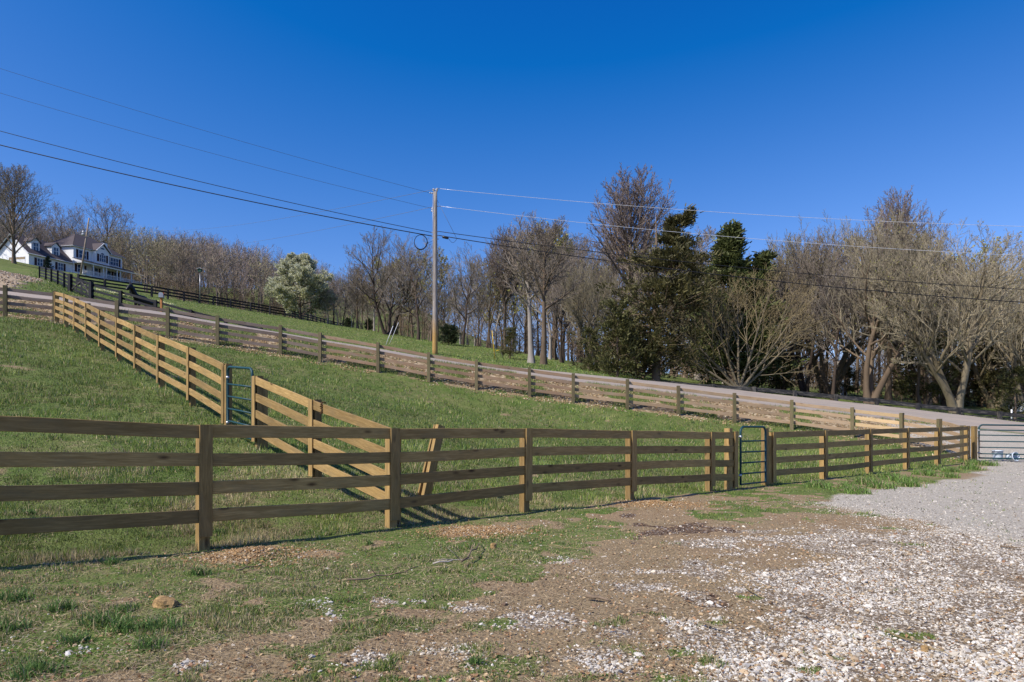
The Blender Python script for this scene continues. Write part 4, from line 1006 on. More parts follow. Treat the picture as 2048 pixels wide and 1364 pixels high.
for kd, lab, px, top, Y, wd, rz, pb in EL:
    put_tree(E[kd], 'cedar_tree' if kd != 'spruce' else 'spruce_tree', lab, px, top, Y, wide=wd, rz=rz, pybase=pb, sink=0.05, cat='evergreen')

# flowering pear
class Pear:
    def __init__(s):
        L = grow(seed=91, tf=0.06, nlimb=34, lean=0.005, tw=0.15, ang=(34,74), up=0.12, llen=0.52, nb=(9,6,3), r0=0.17, wig=0.10, minr=0.01, shape='round', env=(4.7,4.7,5.0))
        V1, Q1 = polys_to_mesh([(L[0], 7), (L[1], 5)]); V2, Q2 = polys_to_mesh([(L[2], 3), (L[3], 3)])
        k = 1/V2[:,2].max(); s.trunk = mesh_np('trunk_pear', V1*k, [Q1], [M['bark']], True)
        tips = np.array([p[i] for p, _ in L[3] for i in (1,3)] + [p[-1] for p, _ in L[4]] + [p[3] for p,_ in L[2]])
        tips = tips[rng.integers(0, len(tips), 12000)]
        tips = tips*k; tips[:,2] = np.maximum(tips[:,2], 0.05)
        d = tips-np.array([0,0,.35]); d /= np.linalg.norm(d,axis=1,keepdims=True)
        V, q, C = spray_mesh('p', tips, d, 0.013, 5, ((0.38,0.39,0.20),(0.42,0.43,0.23)), None, aspect=1.2, jit=0.012)
        w = (np.repeat(rng.random((len(q),1)), 4, 0) < (0.42+0.35*sstep(-0.3,0.9, np.repeat(d[:, 2].repeat(5)[:,None],4,0))))
        C = np.where(w, np.array([0.64,0.64,0.47])*(0.7+0.4*rng.random((len(C),1))), C)
        s.crown = mesh_np('crown_pear', np.concatenate([V2*k, V]), [np.concatenate([Q2, q+len(V2)])], [M['blossom']], False,
                          {'tint': np.concatenate([np.tile([0.12,0.10,0.06],(len(V2),1)), C])})
put_tree(Pear(), 'pear_tree', 'round pear tree in white blossom at the edge of the far pasture', 600, 506, 104, wide=1.12, rz=1.0, pybase=636, sink=0.3, cat='flowering tree')

# ------------------------------------------------------------------ wooded hillside, one mass
def woodland(name, spots, label, seed, hue):
    protos = []
    for s_ in range(6):
        L = grow(seed=seed+s_, tf=0.22, nlimb=11, ang=(28,58), up=0.16, llen=0.36, nb=(7,5,0), r0=0.13, wig=0.16, minr=0.013, maxlev=3, ratio=(.5,.45,.4), shape='oval')
        V, Q = polys_to_mesh([(L[0], 5), (L[1], 3), (L[2], 2), (L[3], 2)])
        lev = np.zeros(len(V)); n0 = sum(len(p)*5 for p,_ in L[0])+sum(len(p)*3 for p,_ in L[1]); lev[n0:] = 1
        tips = np.array([p[-1] for p,_ in L[3]] + [p[2] for p,_ in L[3]]); k = 1/V[:,2].max()
        protos.append((V*k, Q, lev, tips*k))
    Vs = []; Qs = []; Cs = []; n0 = 0
    for (x, y, z, h, w) in spots:
        V, Q, lev, tips = protos[rnd.randrange(6)]; a = rnd.uniform(0, 6.28); ca, sa_ = math.cos(a), math.sin(a)
        def tr(P): return np.stack([(P[:,0]*ca-P[:,1]*sa_)*h*w+x, (P[:,0]*sa_+P[:,1]*ca)*h*w+y, P[:,2]*h+z-0.5], -1)
        hv = hue(x, y); bark = np.array([0.14,0.11,0.085])*rnd.uniform(.7,1.5)
        C = np.where(lev[:,None] > 0, np.array(hv[0])*rnd.uniform(.8,1.25), bark)
        nb_ = hv[2]; tp = tr(tips[rng.integers(0, len(tips), nb_)])+rng.normal(0,0.25,(nb_,3))
        aa = rng.normal(size=(nb_,3)); aa /= np.linalg.norm(aa,axis=1,keepdims=True); bb = np.cross(aa, rng.normal(size=(nb_,3))); bb /= np.linalg.norm(bb,axis=1,keepdims=True)
        sz = rng.uniform(.03,.08,(nb_,1)); Vb = np.stack([tp-aa*sz-bb*sz, tp+aa*sz-bb*sz, tp+aa*sz+bb*sz, tp-aa*sz+bb*sz],1).reshape(-1,3)
        Cb = np.repeat(np.array(hv[1])*rng.uniform(.6,1.3,(nb_,1)), 4, 0)
        Vs += [tr(V), Vb]; Qs += [Q+n0, np.arange(nb_*4).reshape(-1,4)+n0+len(V)]; Cs += [C, Cb]; n0 += len(V)+nb_*4
    me = mesh_np(name, np.concatenate(Vs), [np.concatenate(Qs)], [M['bits']], False, {'tint': np.concatenate(Cs)})
    tag(link(name, me), label, 'woodland', kind='stuff')
def hue_h(x, y):
    v = vnoise(np.array([x]), np.array([y]), 18, 4)[0] + rnd.uniform(-.25,.25)
    if v > 0.80: return ((0.25,0.21,0.13),(0.32,0.30,0.14),260)
    if v > 0.45: return ((0.26,0.21,0.155),(0.26,0.23,0.14),90)
    return ((0.24,0.185,0.16),(0.22,0.17,0.14),40)
spots = []
for i in range(560):
    px = rnd.uniform(-60, 745); Y = 112+150*rnd.random()**1.1
    if px < 200 and Y < 172: Y = rnd.uniform(175, 260)
    elif px < 280 and Y < 165: Y = rnd.uniform(168, 250)
    elif px > 560 and Y < 120: Y = rnd.uniform(122, 250)
    elif px < 420 and Y < 118: Y += 14
    if 500 < px < 680 and Y < 116: Y = rnd.uniform(122, 200)
    x, y = XY(px, Y); z = tz1(x, y)
    toppx = np.interp(px, [-60,100,180,240,320,400,480,540,620,700,760],[395,435,452,452,462,466,484,505,520,560,560])
    zt_ = EYE+(HZ-(toppx+rnd.gauss(4,12)))/F*Y; h = min(rnd.uniform(13,20) if px > 260 else rnd.uniform(17,25), zt_-z)
    if h < 5: continue
    spots.append((x, y, z, h, rnd.uniform(.75,1.1)))
woodland('wooded_hillside', spots, 'brown and olive bare woods covering the hillside right of the house', 300, hue_h)
spots = []
for i in range(220):
    px = rnd.uniform(640, 2120); Y = 100+75*rnd.random()
    if px < 900: Y = rnd.uniform(125, 185)
    x, y = XY(px, Y); z = tz1(x, y)
    zt_ = EYE+(HZ-(outline(px)+rnd.uniform(25,90)))/F*Y; h = min(rnd.uniform(9,17), zt_-z)
    if px < 1000: h = min(h, 11)
    if h < 4: continue
    spots.append((x, y, z, h, rnd.uniform(.7,1.0)))
woodland('woodland', spots, 'tangle of brown bare woods filling the background beyond the road', 400, hue_h)
# undergrowth brush beneath
spots = []
for i in range(520):
    px = rnd.uniform(640, 2130); px = px if rnd.random() < .45 else rnd.uniform(1150, 2130); Y = np.interp(px, [640,870,1060,1250,2100],[125,97,80,62,60])*rnd.uniform(1.0,1.9)
    x, y = XY(px, Y); spots.append((x, y, tz1(x, y), rnd.uniform(2.0,4.5)*(1+.35*(Y>85)), rnd.uniform(1.0,1.7)))
for i in range(150):
    px = rnd.uniform(255, 690); Y = np.interp(px, [255,345,440,560,690],[168,100,106,114,150])*rnd.uniform(1.05,1.3)
    x, y = XY(px, Y); spots.append((x, y, tz1(x, y), rnd.uniform(2,5), rnd.uniform(.9,1.5)))
woodland('underbrush', spots, 'brown twiggy undergrowth along the edge of the woods', 500, lambda x, y: ((0.17,0.12,0.08),(0.17,0.12,0.07),60))

# ------------------------------------------------------------------ house on the hill
U = Vector((0.40, 0.917, 0)).normalized(); VL = Vector((-0.98, 0.2, 0)).normalized(); UP = Vector((0,0,1))
P0 = W(147, 548, 150.0); HB = P0.z
def HP(a, b_, z): return P0 + U*a + VL*b_ + UP*z
house = empty('house', P0); tag(house, 'white two-storey farmhouse with garage wing and long front porch on the hill', 'house')
def poly_part(name, mat, faces, parent, smooth=False):
    m_ = MB()
    for f in faces: m_.add(f, [tuple(range(len(f)))])
    return m_.build(name, mat, parent)
def prism(name, mat, A, B, thick, parent):   # quad A..D slab thickened along its normal
    pass
def slab(m_, q, th=0.15):
    q = [Vector(p) for p in q]; nrm = (q[1]-q[0]).cross(q[2]-q[0]).normalized()
    if nrm.z < 0: nrm = -nrm
    t = [p+nrm*th for p in q]; k = len(q)
    m_.add(q+t, [tuple(range(k))[::-1], tuple(range(k, 2*k))]+[(i, (i+1) % k, k+(i+1) % k, k+i) for i in range(k)])
def hbox(m_, a0, a1, b0, b1, z0, z1):
    V = [HP(a,b_,z) for z in (z0,z1) for a,b_ in ((a0,b0),(a1,b0),(a1,b1),(a0,b1))]
    m_.add(V, [(0,3,2,1),(4,5,6,7),(0,1,5,4),(1,2,6,5),(2,3,7,6),(3,0,4,7)])
LW, DW = 11.6, 8.0
# walls
m_ = MB(); hbox(m_, 0, LW, 0, DW, -1.5, 6.25); m_.build('wall', M['white'], house)
m_ = MB(); hbox(m_, 4.2, 7.6, -0.9, 0, 2.9, 6.2)
m_.add([HP(4.2,-0.9,6.2), HP(7.6,-0.9,6.2), HP(5.9,-0.9,7.9), HP(4.2,2.2,6.2), HP(7.6,2.2,6.2), HP(5.9,2.2,7.9)], [(0,1,2),(3,5,4),(0,2,5,3),(1,4,5,2),(0,3,4,1)])
m_.build('front_gable', M['white'], house)
m_ = MB(); hbox(m_, -9.1, -0.003, 0.3, 8.3, -1.5, 2.62)
m_.add([HP(-9.1,0.3,2.62), HP(-9.1,8.3,2.62), HP(-9.1,4.3,6.5), HP(-8.9,0.3,2.62), HP(-8.9,8.3,2.62), HP(-8.9,4.3,6.5)], [(0,2,1),(3,4,5),(0,3,5,2),(1,2,5,4),(0,1,4,3)])
m_.build('garage_wall', M['white'], house)
# roofs
m_ = MB(); o = 0.45; e = 6.2
A,B_,C,D = HP(-o,-o,e),HP(LW+o,-o,e),HP(LW+o,DW+o,e),HP(-o,DW+o,e); R1,R2 = HP(3.9,4,9.95),HP(LW-3.9,4,9.95)
for q in ([A,B_,R2,R1],[B_,C,R2],[C,D,R1,R2],[D,A,R1]): slab(m_, q, 0.12)
slab(m_, [HP(5.9,-1.3,8.15),HP(4.0,-1.3,6.1),HP(4.0,2.6,6.1),HP(5.9,3.3,8.15)], 0.10)
slab(m_, [HP(5.9,-1.3,8.15),HP(5.9,3.3,8.15),HP(7.8,2.6,6.1),HP(7.8,-1.3,6.1)], 0.10)
rf = m_.build('roof', M['shingle'], house)
m_ = MB()
slab(m_, [HP(-9.6,-0.15,2.35),HP(0.0,-0.15,2.35),HP(0.0,4.3,6.65),HP(-9.6,4.3,6.65)], 0.12)
slab(m_, [HP(-9.6,4.3,6.65),HP(0.0,4.3,6.65),HP(0.0,8.8,2.35),HP(-9.6,8.8,2.35)], 0.12)
rw = m_.build('garage_roof', M['shingle'], house)
m_ = MB()
for q in ([HP(-9.64,-0.25,2.2),HP(-9.64,4.3,6.6)],[HP(-9.64,8.9,2.2),HP(-9.64,4.3,6.6)]):
    m_.tube([q[0], q[1]], 0.13, 4)
m_.tube([HP(-9.6,-0.25,2.3), HP(0,-0.25,2.3)], 0.10, 4)
m_.tube([HP(-o,-o,e-0.02), HP(4.0,-o,e-0.02)], 0.10, 4); m_.tube([HP(7.8,-o,e-0.02), HP(LW+o,-o,e-0.02)], 0.10, 4); m_.tube([HP(-o,-o,e-0.02), HP(-o,DW+o,e-0.02)], 0.10, 4)
m_.tube([HP(5.9,-1.35,8.1), HP(4.0,-1.35,6.05)], 0.09, 4); m_.tube([HP(5.9,-1.35,8.1), HP(7.8,-1.35,6.05)], 0.09, 4)
m_.build('trim', M['white_trim'], house)
m_ = MB(); hbox(m_, 9.1, 10.3, 2.6, 3.8, 6.5, 9.35); ch = m_.build('chimney', M['white'], rf)
m_ = MB(); hbox(m_, 9.0, 10.4, 2.5, 3.9, 9.35, 9.5); hbox(m_, 9.4, 10.0, 2.9, 3.5, 9.5, 9.75); m_.build('chimney_cap', M['dark_steel'], rf)
# dormers
for a in (-7.2, -3.0):
    m_ = MB(); hbox(m_, a-0.85, a+0.85, 1.0, 3.4, 3.0, 5.3)
    m_.add([HP(a-.85,1.0,5.3),HP(a+.85,1.0,5.3),HP(a,1.0,6.15),HP(a-.85,3.9,5.3),HP(a+.85,3.9,5.3),HP(a,3.9,6.15)], [(0,1,2),(3,5,4),(0,2,5,3),(1,4,5,2),(0,3,4,1)])
    dm = m_.build('dormer', M['white'], house)
    m_ = MB(); slab(m_, [HP(a,0.7,6.2),HP(a-1.1,0.7,5.15),HP(a-1.1,3.9,5.15),HP(a,4.2,6.2)], .08); slab(m_, [HP(a,0.7,6.2),HP(a,4.2,6.2),HP(a+1.1,3.9,5.15),HP(a+1.1,0.7,5.15)], .08)
    m_.build('dormer_roof', M['shingle'], dm)
    m_ = MB(); hbox(m_, a-0.5, a+0.5, 0.93, 0.997, 3.5, 5.1); m_.build('pane', M['glass_h'], dm)
    m_ = MB()
    for z in (3.45, 4.3, 5.12): hbox(m_, a-.58, a+.58, 0.89, 0.927, z-.05, z+.05)
    for x_ in (-.55, 0, .55): hbox(m_, a+x_-.05, a+x_+.05, 0.86, 0.888, 3.4, 5.15)
    m_.build('window_frame', M['white_trim'], dm)
def window(a, b_, z, w, h, cols_=2, arch=False, shut=True):
    m_ = MB(); hbox(m_, a-w/2, a+w/2, b_-0.05, b_-0.003, z, z+h)
    if arch:
        V = [HP(a+w*.28*math.cos(math.pi*i/8), b_-0.045, z+h+w*.28*math.sin(math.pi*i/8)) for i in range(9)]; m_.add(V, [tuple(range(9))])
    wd = m_.build('window', M['glass_h'], house)
    m_ = MB()
    for k in range(cols_+1): x_ = a-w/2+w*k/cols_; hbox(m_, x_-.05, x_+.05, b_-0.09, b_-0.054, z-.05, z+h+.05)
    for zz in (z, z+h/2, z+h): hbox(m_, a-w/2-.05, a+w/2+.05, b_-0.12, b_-0.093, zz-.045, zz+.045)
    m_.build('window_frame', M['white_trim'], wd)
    if shut:
        for s in (-1, 1):
            m_ = MB(); x_ = a+s*(w/2+.32); hbox(m_, x_-.22, x_+.22, b_-0.07, b_-0.003, z-.05, z+h+.05); m_.build('shutter', M['maroon'], house)
window(2.0, 0, 3.9, 1.7, 1.7, 2); window(5.9, -0.9, 3.9, 1.5, 1.6, 3, arch=True); window(9.6, 0, 3.9, 2.0, 1.7, 3)
window(1.6, 0, 0.7, 1.5, 1.6, 2); window(5.2, 0, 0.7, 0.9, 1.7, 1); window(9.9, 0, 0.7, 0.9, 1.7, 1)
window(-6.9, 0.3, 0.3, 1.1, 1.5, 2); window(-2.6, 0.3, 0.3, 1.1, 1.5, 2)
m_ = MB(); V = [HP(5.9+.45*math.cos(math.pi*i/8), -0.94, 6.75+.35*math.sin(math.pi*i/8)) for i in range(9)]; m_.add(V, [tuple(range(9))]); m_.build('gable_vent', M['glass_h'], house)
m_ = MB(); hbox(m_, 7.5, 8.7, -0.06, -0.003, 0.1, 2.4); m_.build('door', M['glass_h'], house)
# garage door on the gable end
m_ = MB()
def gbox(m_, b0, b1, z0, z1, d0, d1): hbox(m_, -9.1-d1, -9.1-d0, b0, b1, z0, z1)
gbox(m_, 1.2, 5.2, -0.2, 1.9, 0.004, 0.05); gd = m_.build('garage_door', M['white_trim'], house)
m_ = MB(); gbox(m_, 1.2, 5.2, 1.3, 1.75, 0.055, 0.07); m_.build('door_header', M['ply'], gd)
# porch
m_ = MB(); hbox(m_, 0.0, 14.6, -2.3, -0.004, -1.4, 0.05); m_.build('porch_floor', M['white_trim'], house)
m_ = MB()
slab(m_, [HP(-0.3,-2.7,2.72),HP(14.9,-2.7,2.72),HP(14.9,0.0,3.55),HP(-0.3,0.0,3.55)], .1)
m_.build('porch_roof', M['shingle'], house)
m_ = MB(); hbox(m_, -0.2, 14.8, -2.6, -2.4, 2.42, 2.7); hbox(m_, -0.2, 0.0, -2.39, -0.004, 2.42, 2.7)
m_.add([HP(-0.25,-2.6,2.7),HP(-0.25,-0.01,2.7),HP(-0.25,-0.01,3.5),HP(-0.1,-2.6,2.7),HP(-0.1,-0.01,2.7),HP(-0.1,-0.01,3.5)],[(0,1,2),(3,5,4),(0,3,4,1),(0,2,5,3),(1,4,5,2)])
m_.build('porch_beam', M['white_trim'], house)
for a in (0.1, 2.5, 4.9, 5.6, 8.2, 9.0, 11.8, 14.4):
    m_ = MB(); hbox(m_, a-.08, a+.08, -2.38, -2.22, 0.05, 2.42); m_.build('porch_post', M['white_trim'], house)
m_ = MB(); hbox(m_, 0.1, 14.4, -2.33, -2.27, 0.85, 0.93); hbox(m_, 0.1, 14.4, -2.33, -2.27, 0.15, 0.2)
for i in range(96): a = 0.1+14.3*i/95; hbox(m_, a-.02, a+.02, -2.32, -2.28, 0.2, 0.85)
m_.build('porch_railing', M['white_trim'], house)
# yard light pole
root = empty('light_pole', W(160, 552, 112)); tag(root, 'slightly leaning wooden pole with a yard lamp in front of the white house', 'light pole')
pb_, pt_ = W(160, 560, 112), W(178.5, 436, 112)
m_ = MB(); m_.tube([pb_, pb_.lerp(pt_, .5), pt_], [0.17, 0.14, 0.11], 10); m_.build('pole', M['pole_wood'], root, True)
lp = pb_.lerp(pt_, 0.76); m_ = MB(); m_.tube([lp, lp+Vector((-0.5,-0.05,0.15)), lp+Vector((-0.62,-0.05,0.1))], 0.05, 6); m_.build('arm', M['steel'], root, True)
m_ = MB(); q = lp+Vector((-0.55,-0.05,0.3)); m_.tube([q, q+Vector((0,0,-0.45))], [0.2,0.2], 10); m_.tube([q+Vector((-0.02,0,-0.45)), q+Vector((-0.02,0,-0.7))], [0.22, 0.36], 12); m_.build('lamp_shade', M['mail'], root, True)

# ------------------------------------------------------------------ mailbox, nest box, horse, daffodils
mp = W(323, 596, 43.0); gzz = float(ground_z(np.array([mp.x]), np.array([mp.y]))[0])
root = empty('mailbox', (mp.x, mp.y, gzz)); tag(root, 'silver mailbox on an orange wooden post beside the road', 'mailbox')
board('post', (mp.x, mp.y, gzz-.2), (mp.x, mp.y, mp.z-0.02), 0.12, 0.12, M['cedar_post'], root)
m_ = MB(); hw = 0.13; prof = [(-hw,-0.0),(hw,-0.0)]+[(hw*math.cos(math.pi*i/8), 0.20+0.11*math.sin(math.pi*i/8)) for i in range(9)]
ax = Vector((0.35,-1,0)).normalized(); sd_ = Vector((1,0.35,0)).normalized(); k = len(prof)
V = [mp+sd_*x_+UP*z+ax*s for s in (0.28,-0.28) for x_, z in prof]
m_.add(V, [tuple(range(k)), tuple(range(k,2*k))[::-1]]+[(i, k+i, k+(i+1) % k, (i+1) % k) for i in range(k)]); m_.build('box', M['mail'], root)
m_ = MB(); q = mp+sd_*(hw+.012)+ax*0.12+UP*0.12; m_.box(q+UP*0.1, (0.02,0.03,0.2)); m_.box(q+UP*0.19+ax*0.04, (0.02,0.10,0.06)); m_.build('flag', M['red'], root)
root = empty('nest_box', W(400, 592, 88)); tag(root, 'dark green roofed nest box on a thin grey pole beyond the far black fence', 'nest box')
m_ = MB(); m_.tube([W(400,600,92), W(400,546,92)], 0.045, 8); m_.build('pole', M['steel'], root, True)
q = W(400, 541, 92); m_ = MB(); m_.box(q, (0.42,0.35,0.36)); m_.build('box', M['green_box'], root)
m_ = MB(); m_.box(q+Vector((-0.12,0,0.25)), (0.42,0.6,0.05), (Vector((.93,0,.36)), Vector((0,1,0)), Vector((-.36,0,.93)))); m_.box(q+Vector((0.17,0,0.25)), (0.36,0.6,0.05), (Vector((.93,0,-.36)), Vector((0,1,0)), Vector((.36,0,.93)))); m_.build('roof', M['mail'], root)

def horse():
    """black horse standing three-quarter on, head raised at the left; one skinned body, mane and tail its children"""
    base = W(286, 634, 49.4); g0 = float(ground_z(np.array([base.x]), np.array([base.y]))[0])
    hd = Vector((-0.25, -0.97, 0)).normalized(); sd = Vector((-hd.y, hd.x, 0)) * -1
    def Pt(f, s, z): return hd*f + sd*s + UP*z
    pts = []; ed = []; rad = []
    def ad(p, r, par=None):
        pts.append(p); rad.append(r*1.18); i = len(pts)-1
        if par is not None: ed.append((par, i))
        return i
    hip = ad(Pt(-0.62,0,1.18), .27); bel = ad(Pt(-0.15,0,1.10), .31, hip); che = ad(Pt(0.38,0,1.12), .29, bel); bre = ad(Pt(0.62,0,1.22), .21, che)
    nk = ad(Pt(0.80,0.0,1.45), .16, bre); nk2 = ad(Pt(0.98,0,1.72), .12, nk); pol = ad(Pt(1.10,0,1.93), .105, nk2)
    hd1 = ad(Pt(1.24,0,1.86), .11, pol); hd2 = ad(Pt(1.42,0,1.66), .075, hd1); hd3 = ad(Pt(1.52,0,1.54), .065, hd2)
    for s in (-1, 1):
        e1 = ad(Pt(1.09,.07*s,2.03), .035, pol); ad(Pt(1.10,.09*s,2.13), .012, e1)
        sh = ad(Pt(0.50,.14*s,0.95), .13, che); k = ad(Pt(0.52,.15*s,0.52), .062, sh); f = ad(Pt(0.50,.15*s,0.18), .043, k); ad(Pt(0.52,.15*s,0.04), .06, f)
        th_ = ad(Pt(-0.60,.15*s,0.98), .18, hip); st_ = ad(Pt(-0.52,.16*s,0.72), .10, th_); ho = ad(Pt(-0.78,.16*s,0.50), .058, st_); f = ad(Pt(-0.72,.16*s,0.18), .043, ho); ad(Pt(-0.70,.16*s,0.04), .062, f)
    me = bpy.data.meshes.new('horse'); me.from_pydata([tuple(p) for p in pts], ed, []); me.materials.append(M['horse'])
    o = bpy.data.objects.new('horse', me); col.objects.link(o); o.location = (base.x, base.y, g0)
    sk = o.modifiers.new('skin', 'SKIN'); 
    for i, v in enumerate(me.skin_vertices[0].data): v.radius = (rad[i], rad[i]); v.use_root = (i == 0)
    sk.use_smooth_shade = True; ss = o.modifiers.new('sub', 'SUBSURF'); ss.levels = 2; ss.render_levels = 2
    tag(o, 'black horse standing behind the black fence across the road', 'horse')
    L0 = Vector((base.x, base.y, g0))
    m_ = MB(); m_.tube([L0+Pt(-0.86,0,1.25), L0+Pt(-1.0,0,1.1), L0+Pt(-1.02,0,0.7), L0+Pt(-0.98,0,0.4)], [.05,.08,.09,.03], 8); m_.build('tail', M['horse'], o, True)
    m_ = MB(); m_.tube([L0+Pt(1.05,0,2.06), L0+Pt(0.88,0,1.9), L0+Pt(0.70,0,1.62), L0+Pt(0.55,0,1.42)], [.03,.06,.06,.03], 7); m_.build('mane', M['horse'], o, True)
horse()

# daffodils: a thin drift of pale yellow flowers along the far pasture
m_ = []; C_ = []
px_ = np.concatenate([rng.uniform(160, 350, 220), rng.uniform(222, 268, 60)]); py_ = 578+(px_-160)*0.115+rng.normal(0, 0.7, len(px_))
cl = rng.random(len(px_))
V = []; 
for px, py in zip(px_, py_):
    Y = 66 + (px-160)*0.03; x, y = XY(px, Y); V.append((x, y))
V = np.array(V); g_ = ground_z(V[:,0], V[:,1]); P3 = np.stack([V[:,0], V[:,1], g_], -1)
verts = []; cc = []
for p in P3:
    if rnd.random() < 0.3: continue
    for k in range(3):
        q = p + np.array([rnd.uniform(-.12,.12), rnd.uniform(-.1,.1), rnd.uniform(.2,.34)]); s = .05; a = rnd.uniform(0, 3)
        ca, sa_ = math.cos(a)*s, math.sin(a)*s
        verts += [q+np.array([-ca,-sa_,-s]), q+np.array([ca,sa_,-s]), q+np.array([ca,sa_,s]), q+np.array([-ca,-sa_,s])]; cc += [(0.8,0.78,0.45)]*4
        verts += [q+np.array([-.008,0,0]), q+np.array([.008,0,0]), np.array([q[0],q[1],p[2]]), np.array([q[0],q[1]+.01,p[2]])]; cc += [(0.06,0.12,0.03)]*4
me = mesh_np('daffodils', verts, [np.arange(len(verts)).reshape(-1,4)], [M['leaf']], False, {'tint': np.array(cc)})
tag(link('daffodils', me), 'line of pale yellow daffodils in the pasture behind the horse', 'flowers', kind='stuff')

# ------------------------------------------------------------------ utility pole and lines
PX, PYY = XY(870, 43.5); pz = float(ground_z(np.array([PX]), np.array([PYY]))[0])
root = empty('utility_pole', (PX, PYY, pz)); tag(root, 'tall wooden utility pole with yellow-brown foot across the road', 'utility pole')
def PP(dx, py, dy=0.0): return Vector((PX+dx, PYY+dy, EYE+(HZ-py)/F*43.5))
m_ = MB(); top = PP(0.02, 384); bot = Vector((PX, PYY, pz-0.5)); n_ = 14
m_.tube([bot.lerp(top, i/n_) for i in range(n_+1)], [0.175-0.055*i/n_ for i in range(n_+1)], 14)
m_.build('pole', M['upole'], root, True)
def insulator(a, b_, r=0.07):
    a, b_ = Vector(a), Vector(b_); m_ = MB(); pts = [a.lerp(b_, t) for t in (0,.15,.3,.32,.5,.52,.7,.72,1)]
    m_.tube(pts, [r*.4,r*.4,r*.4,r,r*.9,r*.4,r*.4,r*.85,r*.5], 10); return m_.build('insulator', M['porcelain'], root, True)
insulator(PP(-0.07, 384), PP(-0.09, 377), 0.09); insulator(PP(0.10, 384), PP(0.14, 376.5), 0.09); insulator(PP(-0.05, 387), PP(-0.36, 385.5), 0.06)
for qa, qb, qr in ((PP(-0.14, 379.5), PP(0.3, 377.5), .022), (PP(0.10,392), PP(0.14,380), .018), (PP(-.05,392), PP(-.07,380), .018), (PP(0.1,412.5), PP(0.34,412.5), .02)):
    m_ = MB(); m_.tube([qa, qb], qr, 6); m_.build('bracket', M['steel'], root, True)
insulator(PP(-0.16, 414), PP(-0.2, 424), 0.06)
m_ = MB(); m_.tube([PP(-.13,390,-.11), PP(-.14,450,-.13), PP(-.15,520,-.15), PP(-.15,600,-.17)], 0.012, 5); m_.build('ground_wire', M['steel'], root, True)
for py in (463, 471, 478):
    m_ = MB(); m_.tube([PP(-0.22, py+2), PP(0.24, py)], 0.025, 6); m_.build('clamp', M['steel'], root, True)
def wire(lab, a, b_, sag, r, mat, n=40, cat='overhead line', name='overhead_wire'):
    a, b_ = Vector(a), Vector(b_); pts = []
    for i in range(n+1): t = i/n; p = a.lerp(b_, t); p.z -= sag*4*t*(1-t); pts.append(p)
    m_ = MB(); m_.tube(pts, r, 5); o = m_.build(name, mat, None, True); tag(o, lab, cat, 'overhead lines'); return o, pts
def left_span(lab, start, py0, sag, r, mat):
    Ye = 38.0; xe = -1.16*Ye; t = None
    # solve the far end height so that the line leaves the picture at py0
    a = Vector(start); b_ = Vector((xe, Ye, 0))
    # param where X/Y = -.75
    lo_, hi_ = 0.0, 1.0
    for _ in range(40):
        mid = (lo_+hi_)/2; x = a.x+(b_.x-a.x)*mid; y = a.y+(b_.y-a.y)*mid
        if x/y > -0.75: lo_ = mid
        else: hi_ = mid
    t = lo_; y = a.y+(b_.y-a.y)*t; zt_ = EYE+(HZ-py0)/F*y
    b_.z = (zt_ + sag*4*t*(1-t) - a.z*(1-t))/t
    return wire(lab, a, b_, sag, r, mat)
left_span('thin grey wire, topmost of the four running up to the left', PP(-0.36, 385.5), 137, 0.45, 0.0095, M['wire_dim'])
left_span('thin grey wire, second from the top running up to the left', PP(-0.17, 417), 186, 0.55, 0.0095, M['wire_dim'])
_, cA = left_span('black cable, third down of the four running up to the left', PP(-0.2, 465), 262, 0.55, 0.020, M['cable'])
_, cB = left_span('thick black cable, lowest of the four running up to the left', PP(-0.2, 472), 290, 0.55, 0.030, M['cable'])
def right_pt(py, Y=43.0, px=2048):  return W(px+160, py+(py-400)*0.03+8, Y)
wire('bright thin wire, topmost of those running to the right', PP(0.3, 377.5), right_pt(447), 0.45, 0.012, M['wire_bright'])
wire('bright thin wire, second of those running to the right', PP(0.34, 412.5), right_pt(506), 0.5, 0.012, M['wire_bright'])
wire('dark cable, third of those running to the right', PP(0.25, 463), right_pt(574), 0.5, 0.022, M['cable'])
wire('thicker dark cable, lowest of those running to the right', PP(0.25, 471), right_pt(600), 0.6, 0.028, M['cable'])
wire('faint wire running from the pole top back over the left-hand woods', PP(-0.1, 378, 0.1), W(300, 460, 150), 1.0, 0.012, M['wire_grey'])
wire('faint wire running back to the left from below the pole top', PP(-0.15, 413, 0.1), W(300, 500, 150), 1.0, 0.012, M['wire_grey'])
wire('guy wire slanting down from the pole top to the cable', PP(0.1, 398), PP(1.35, 474.5, 0.1), 0.0, 0.011, M['wire_grey'], n=2)
# coil of spare cable and splice box
c = PP(-0.905, 484.5, -0.02); m_ = MB()
for k in range(3):
    rr = 0.40+0.012*k
    m_.tube([c+Vector((rr*math.cos(t), 0.03*k-0.03+0.015*math.sin(3*t), rr*1.12*math.sin(t))) for t in [2*math.pi*i/36 for i in range(36)]], 0.017, 6, closed=True)
tag(m_.build('cable_coil', M['cable'], None, True), 'round loop of spare black cable hanging beside the utility pole', 'cable coil')
m_ = MB(); m_.tube([PP(0.47,473.6), PP(0.5,473.8), PP(0.83,476.2), PP(0.86,476.5)], [0.04,0.085,0.085,0.04], 10)
tag(m_.build('splice_case', M['black_metal'], None, True), 'black cylindrical splice case hanging on the lowest cable right of the pole', 'splice case')
m_ = MB(); m_.tube([PP(0.86+0.55*t, 476.8+ (0.5-abs(t-.45))*0 + 8.5*math.sin(math.pi*t)*1.0) for t in [i/12 for i in range(13)]], 0.012, 5)
m_.tube([PP(-0.2,483+6*t) + Vector((-0.28*math.sin(math.pi*t*.9), 0, 0)) for t in [i/8 for i in range(9)]], 0.012, 5)
m_.build('slack_loop', M['cable'], root, True)
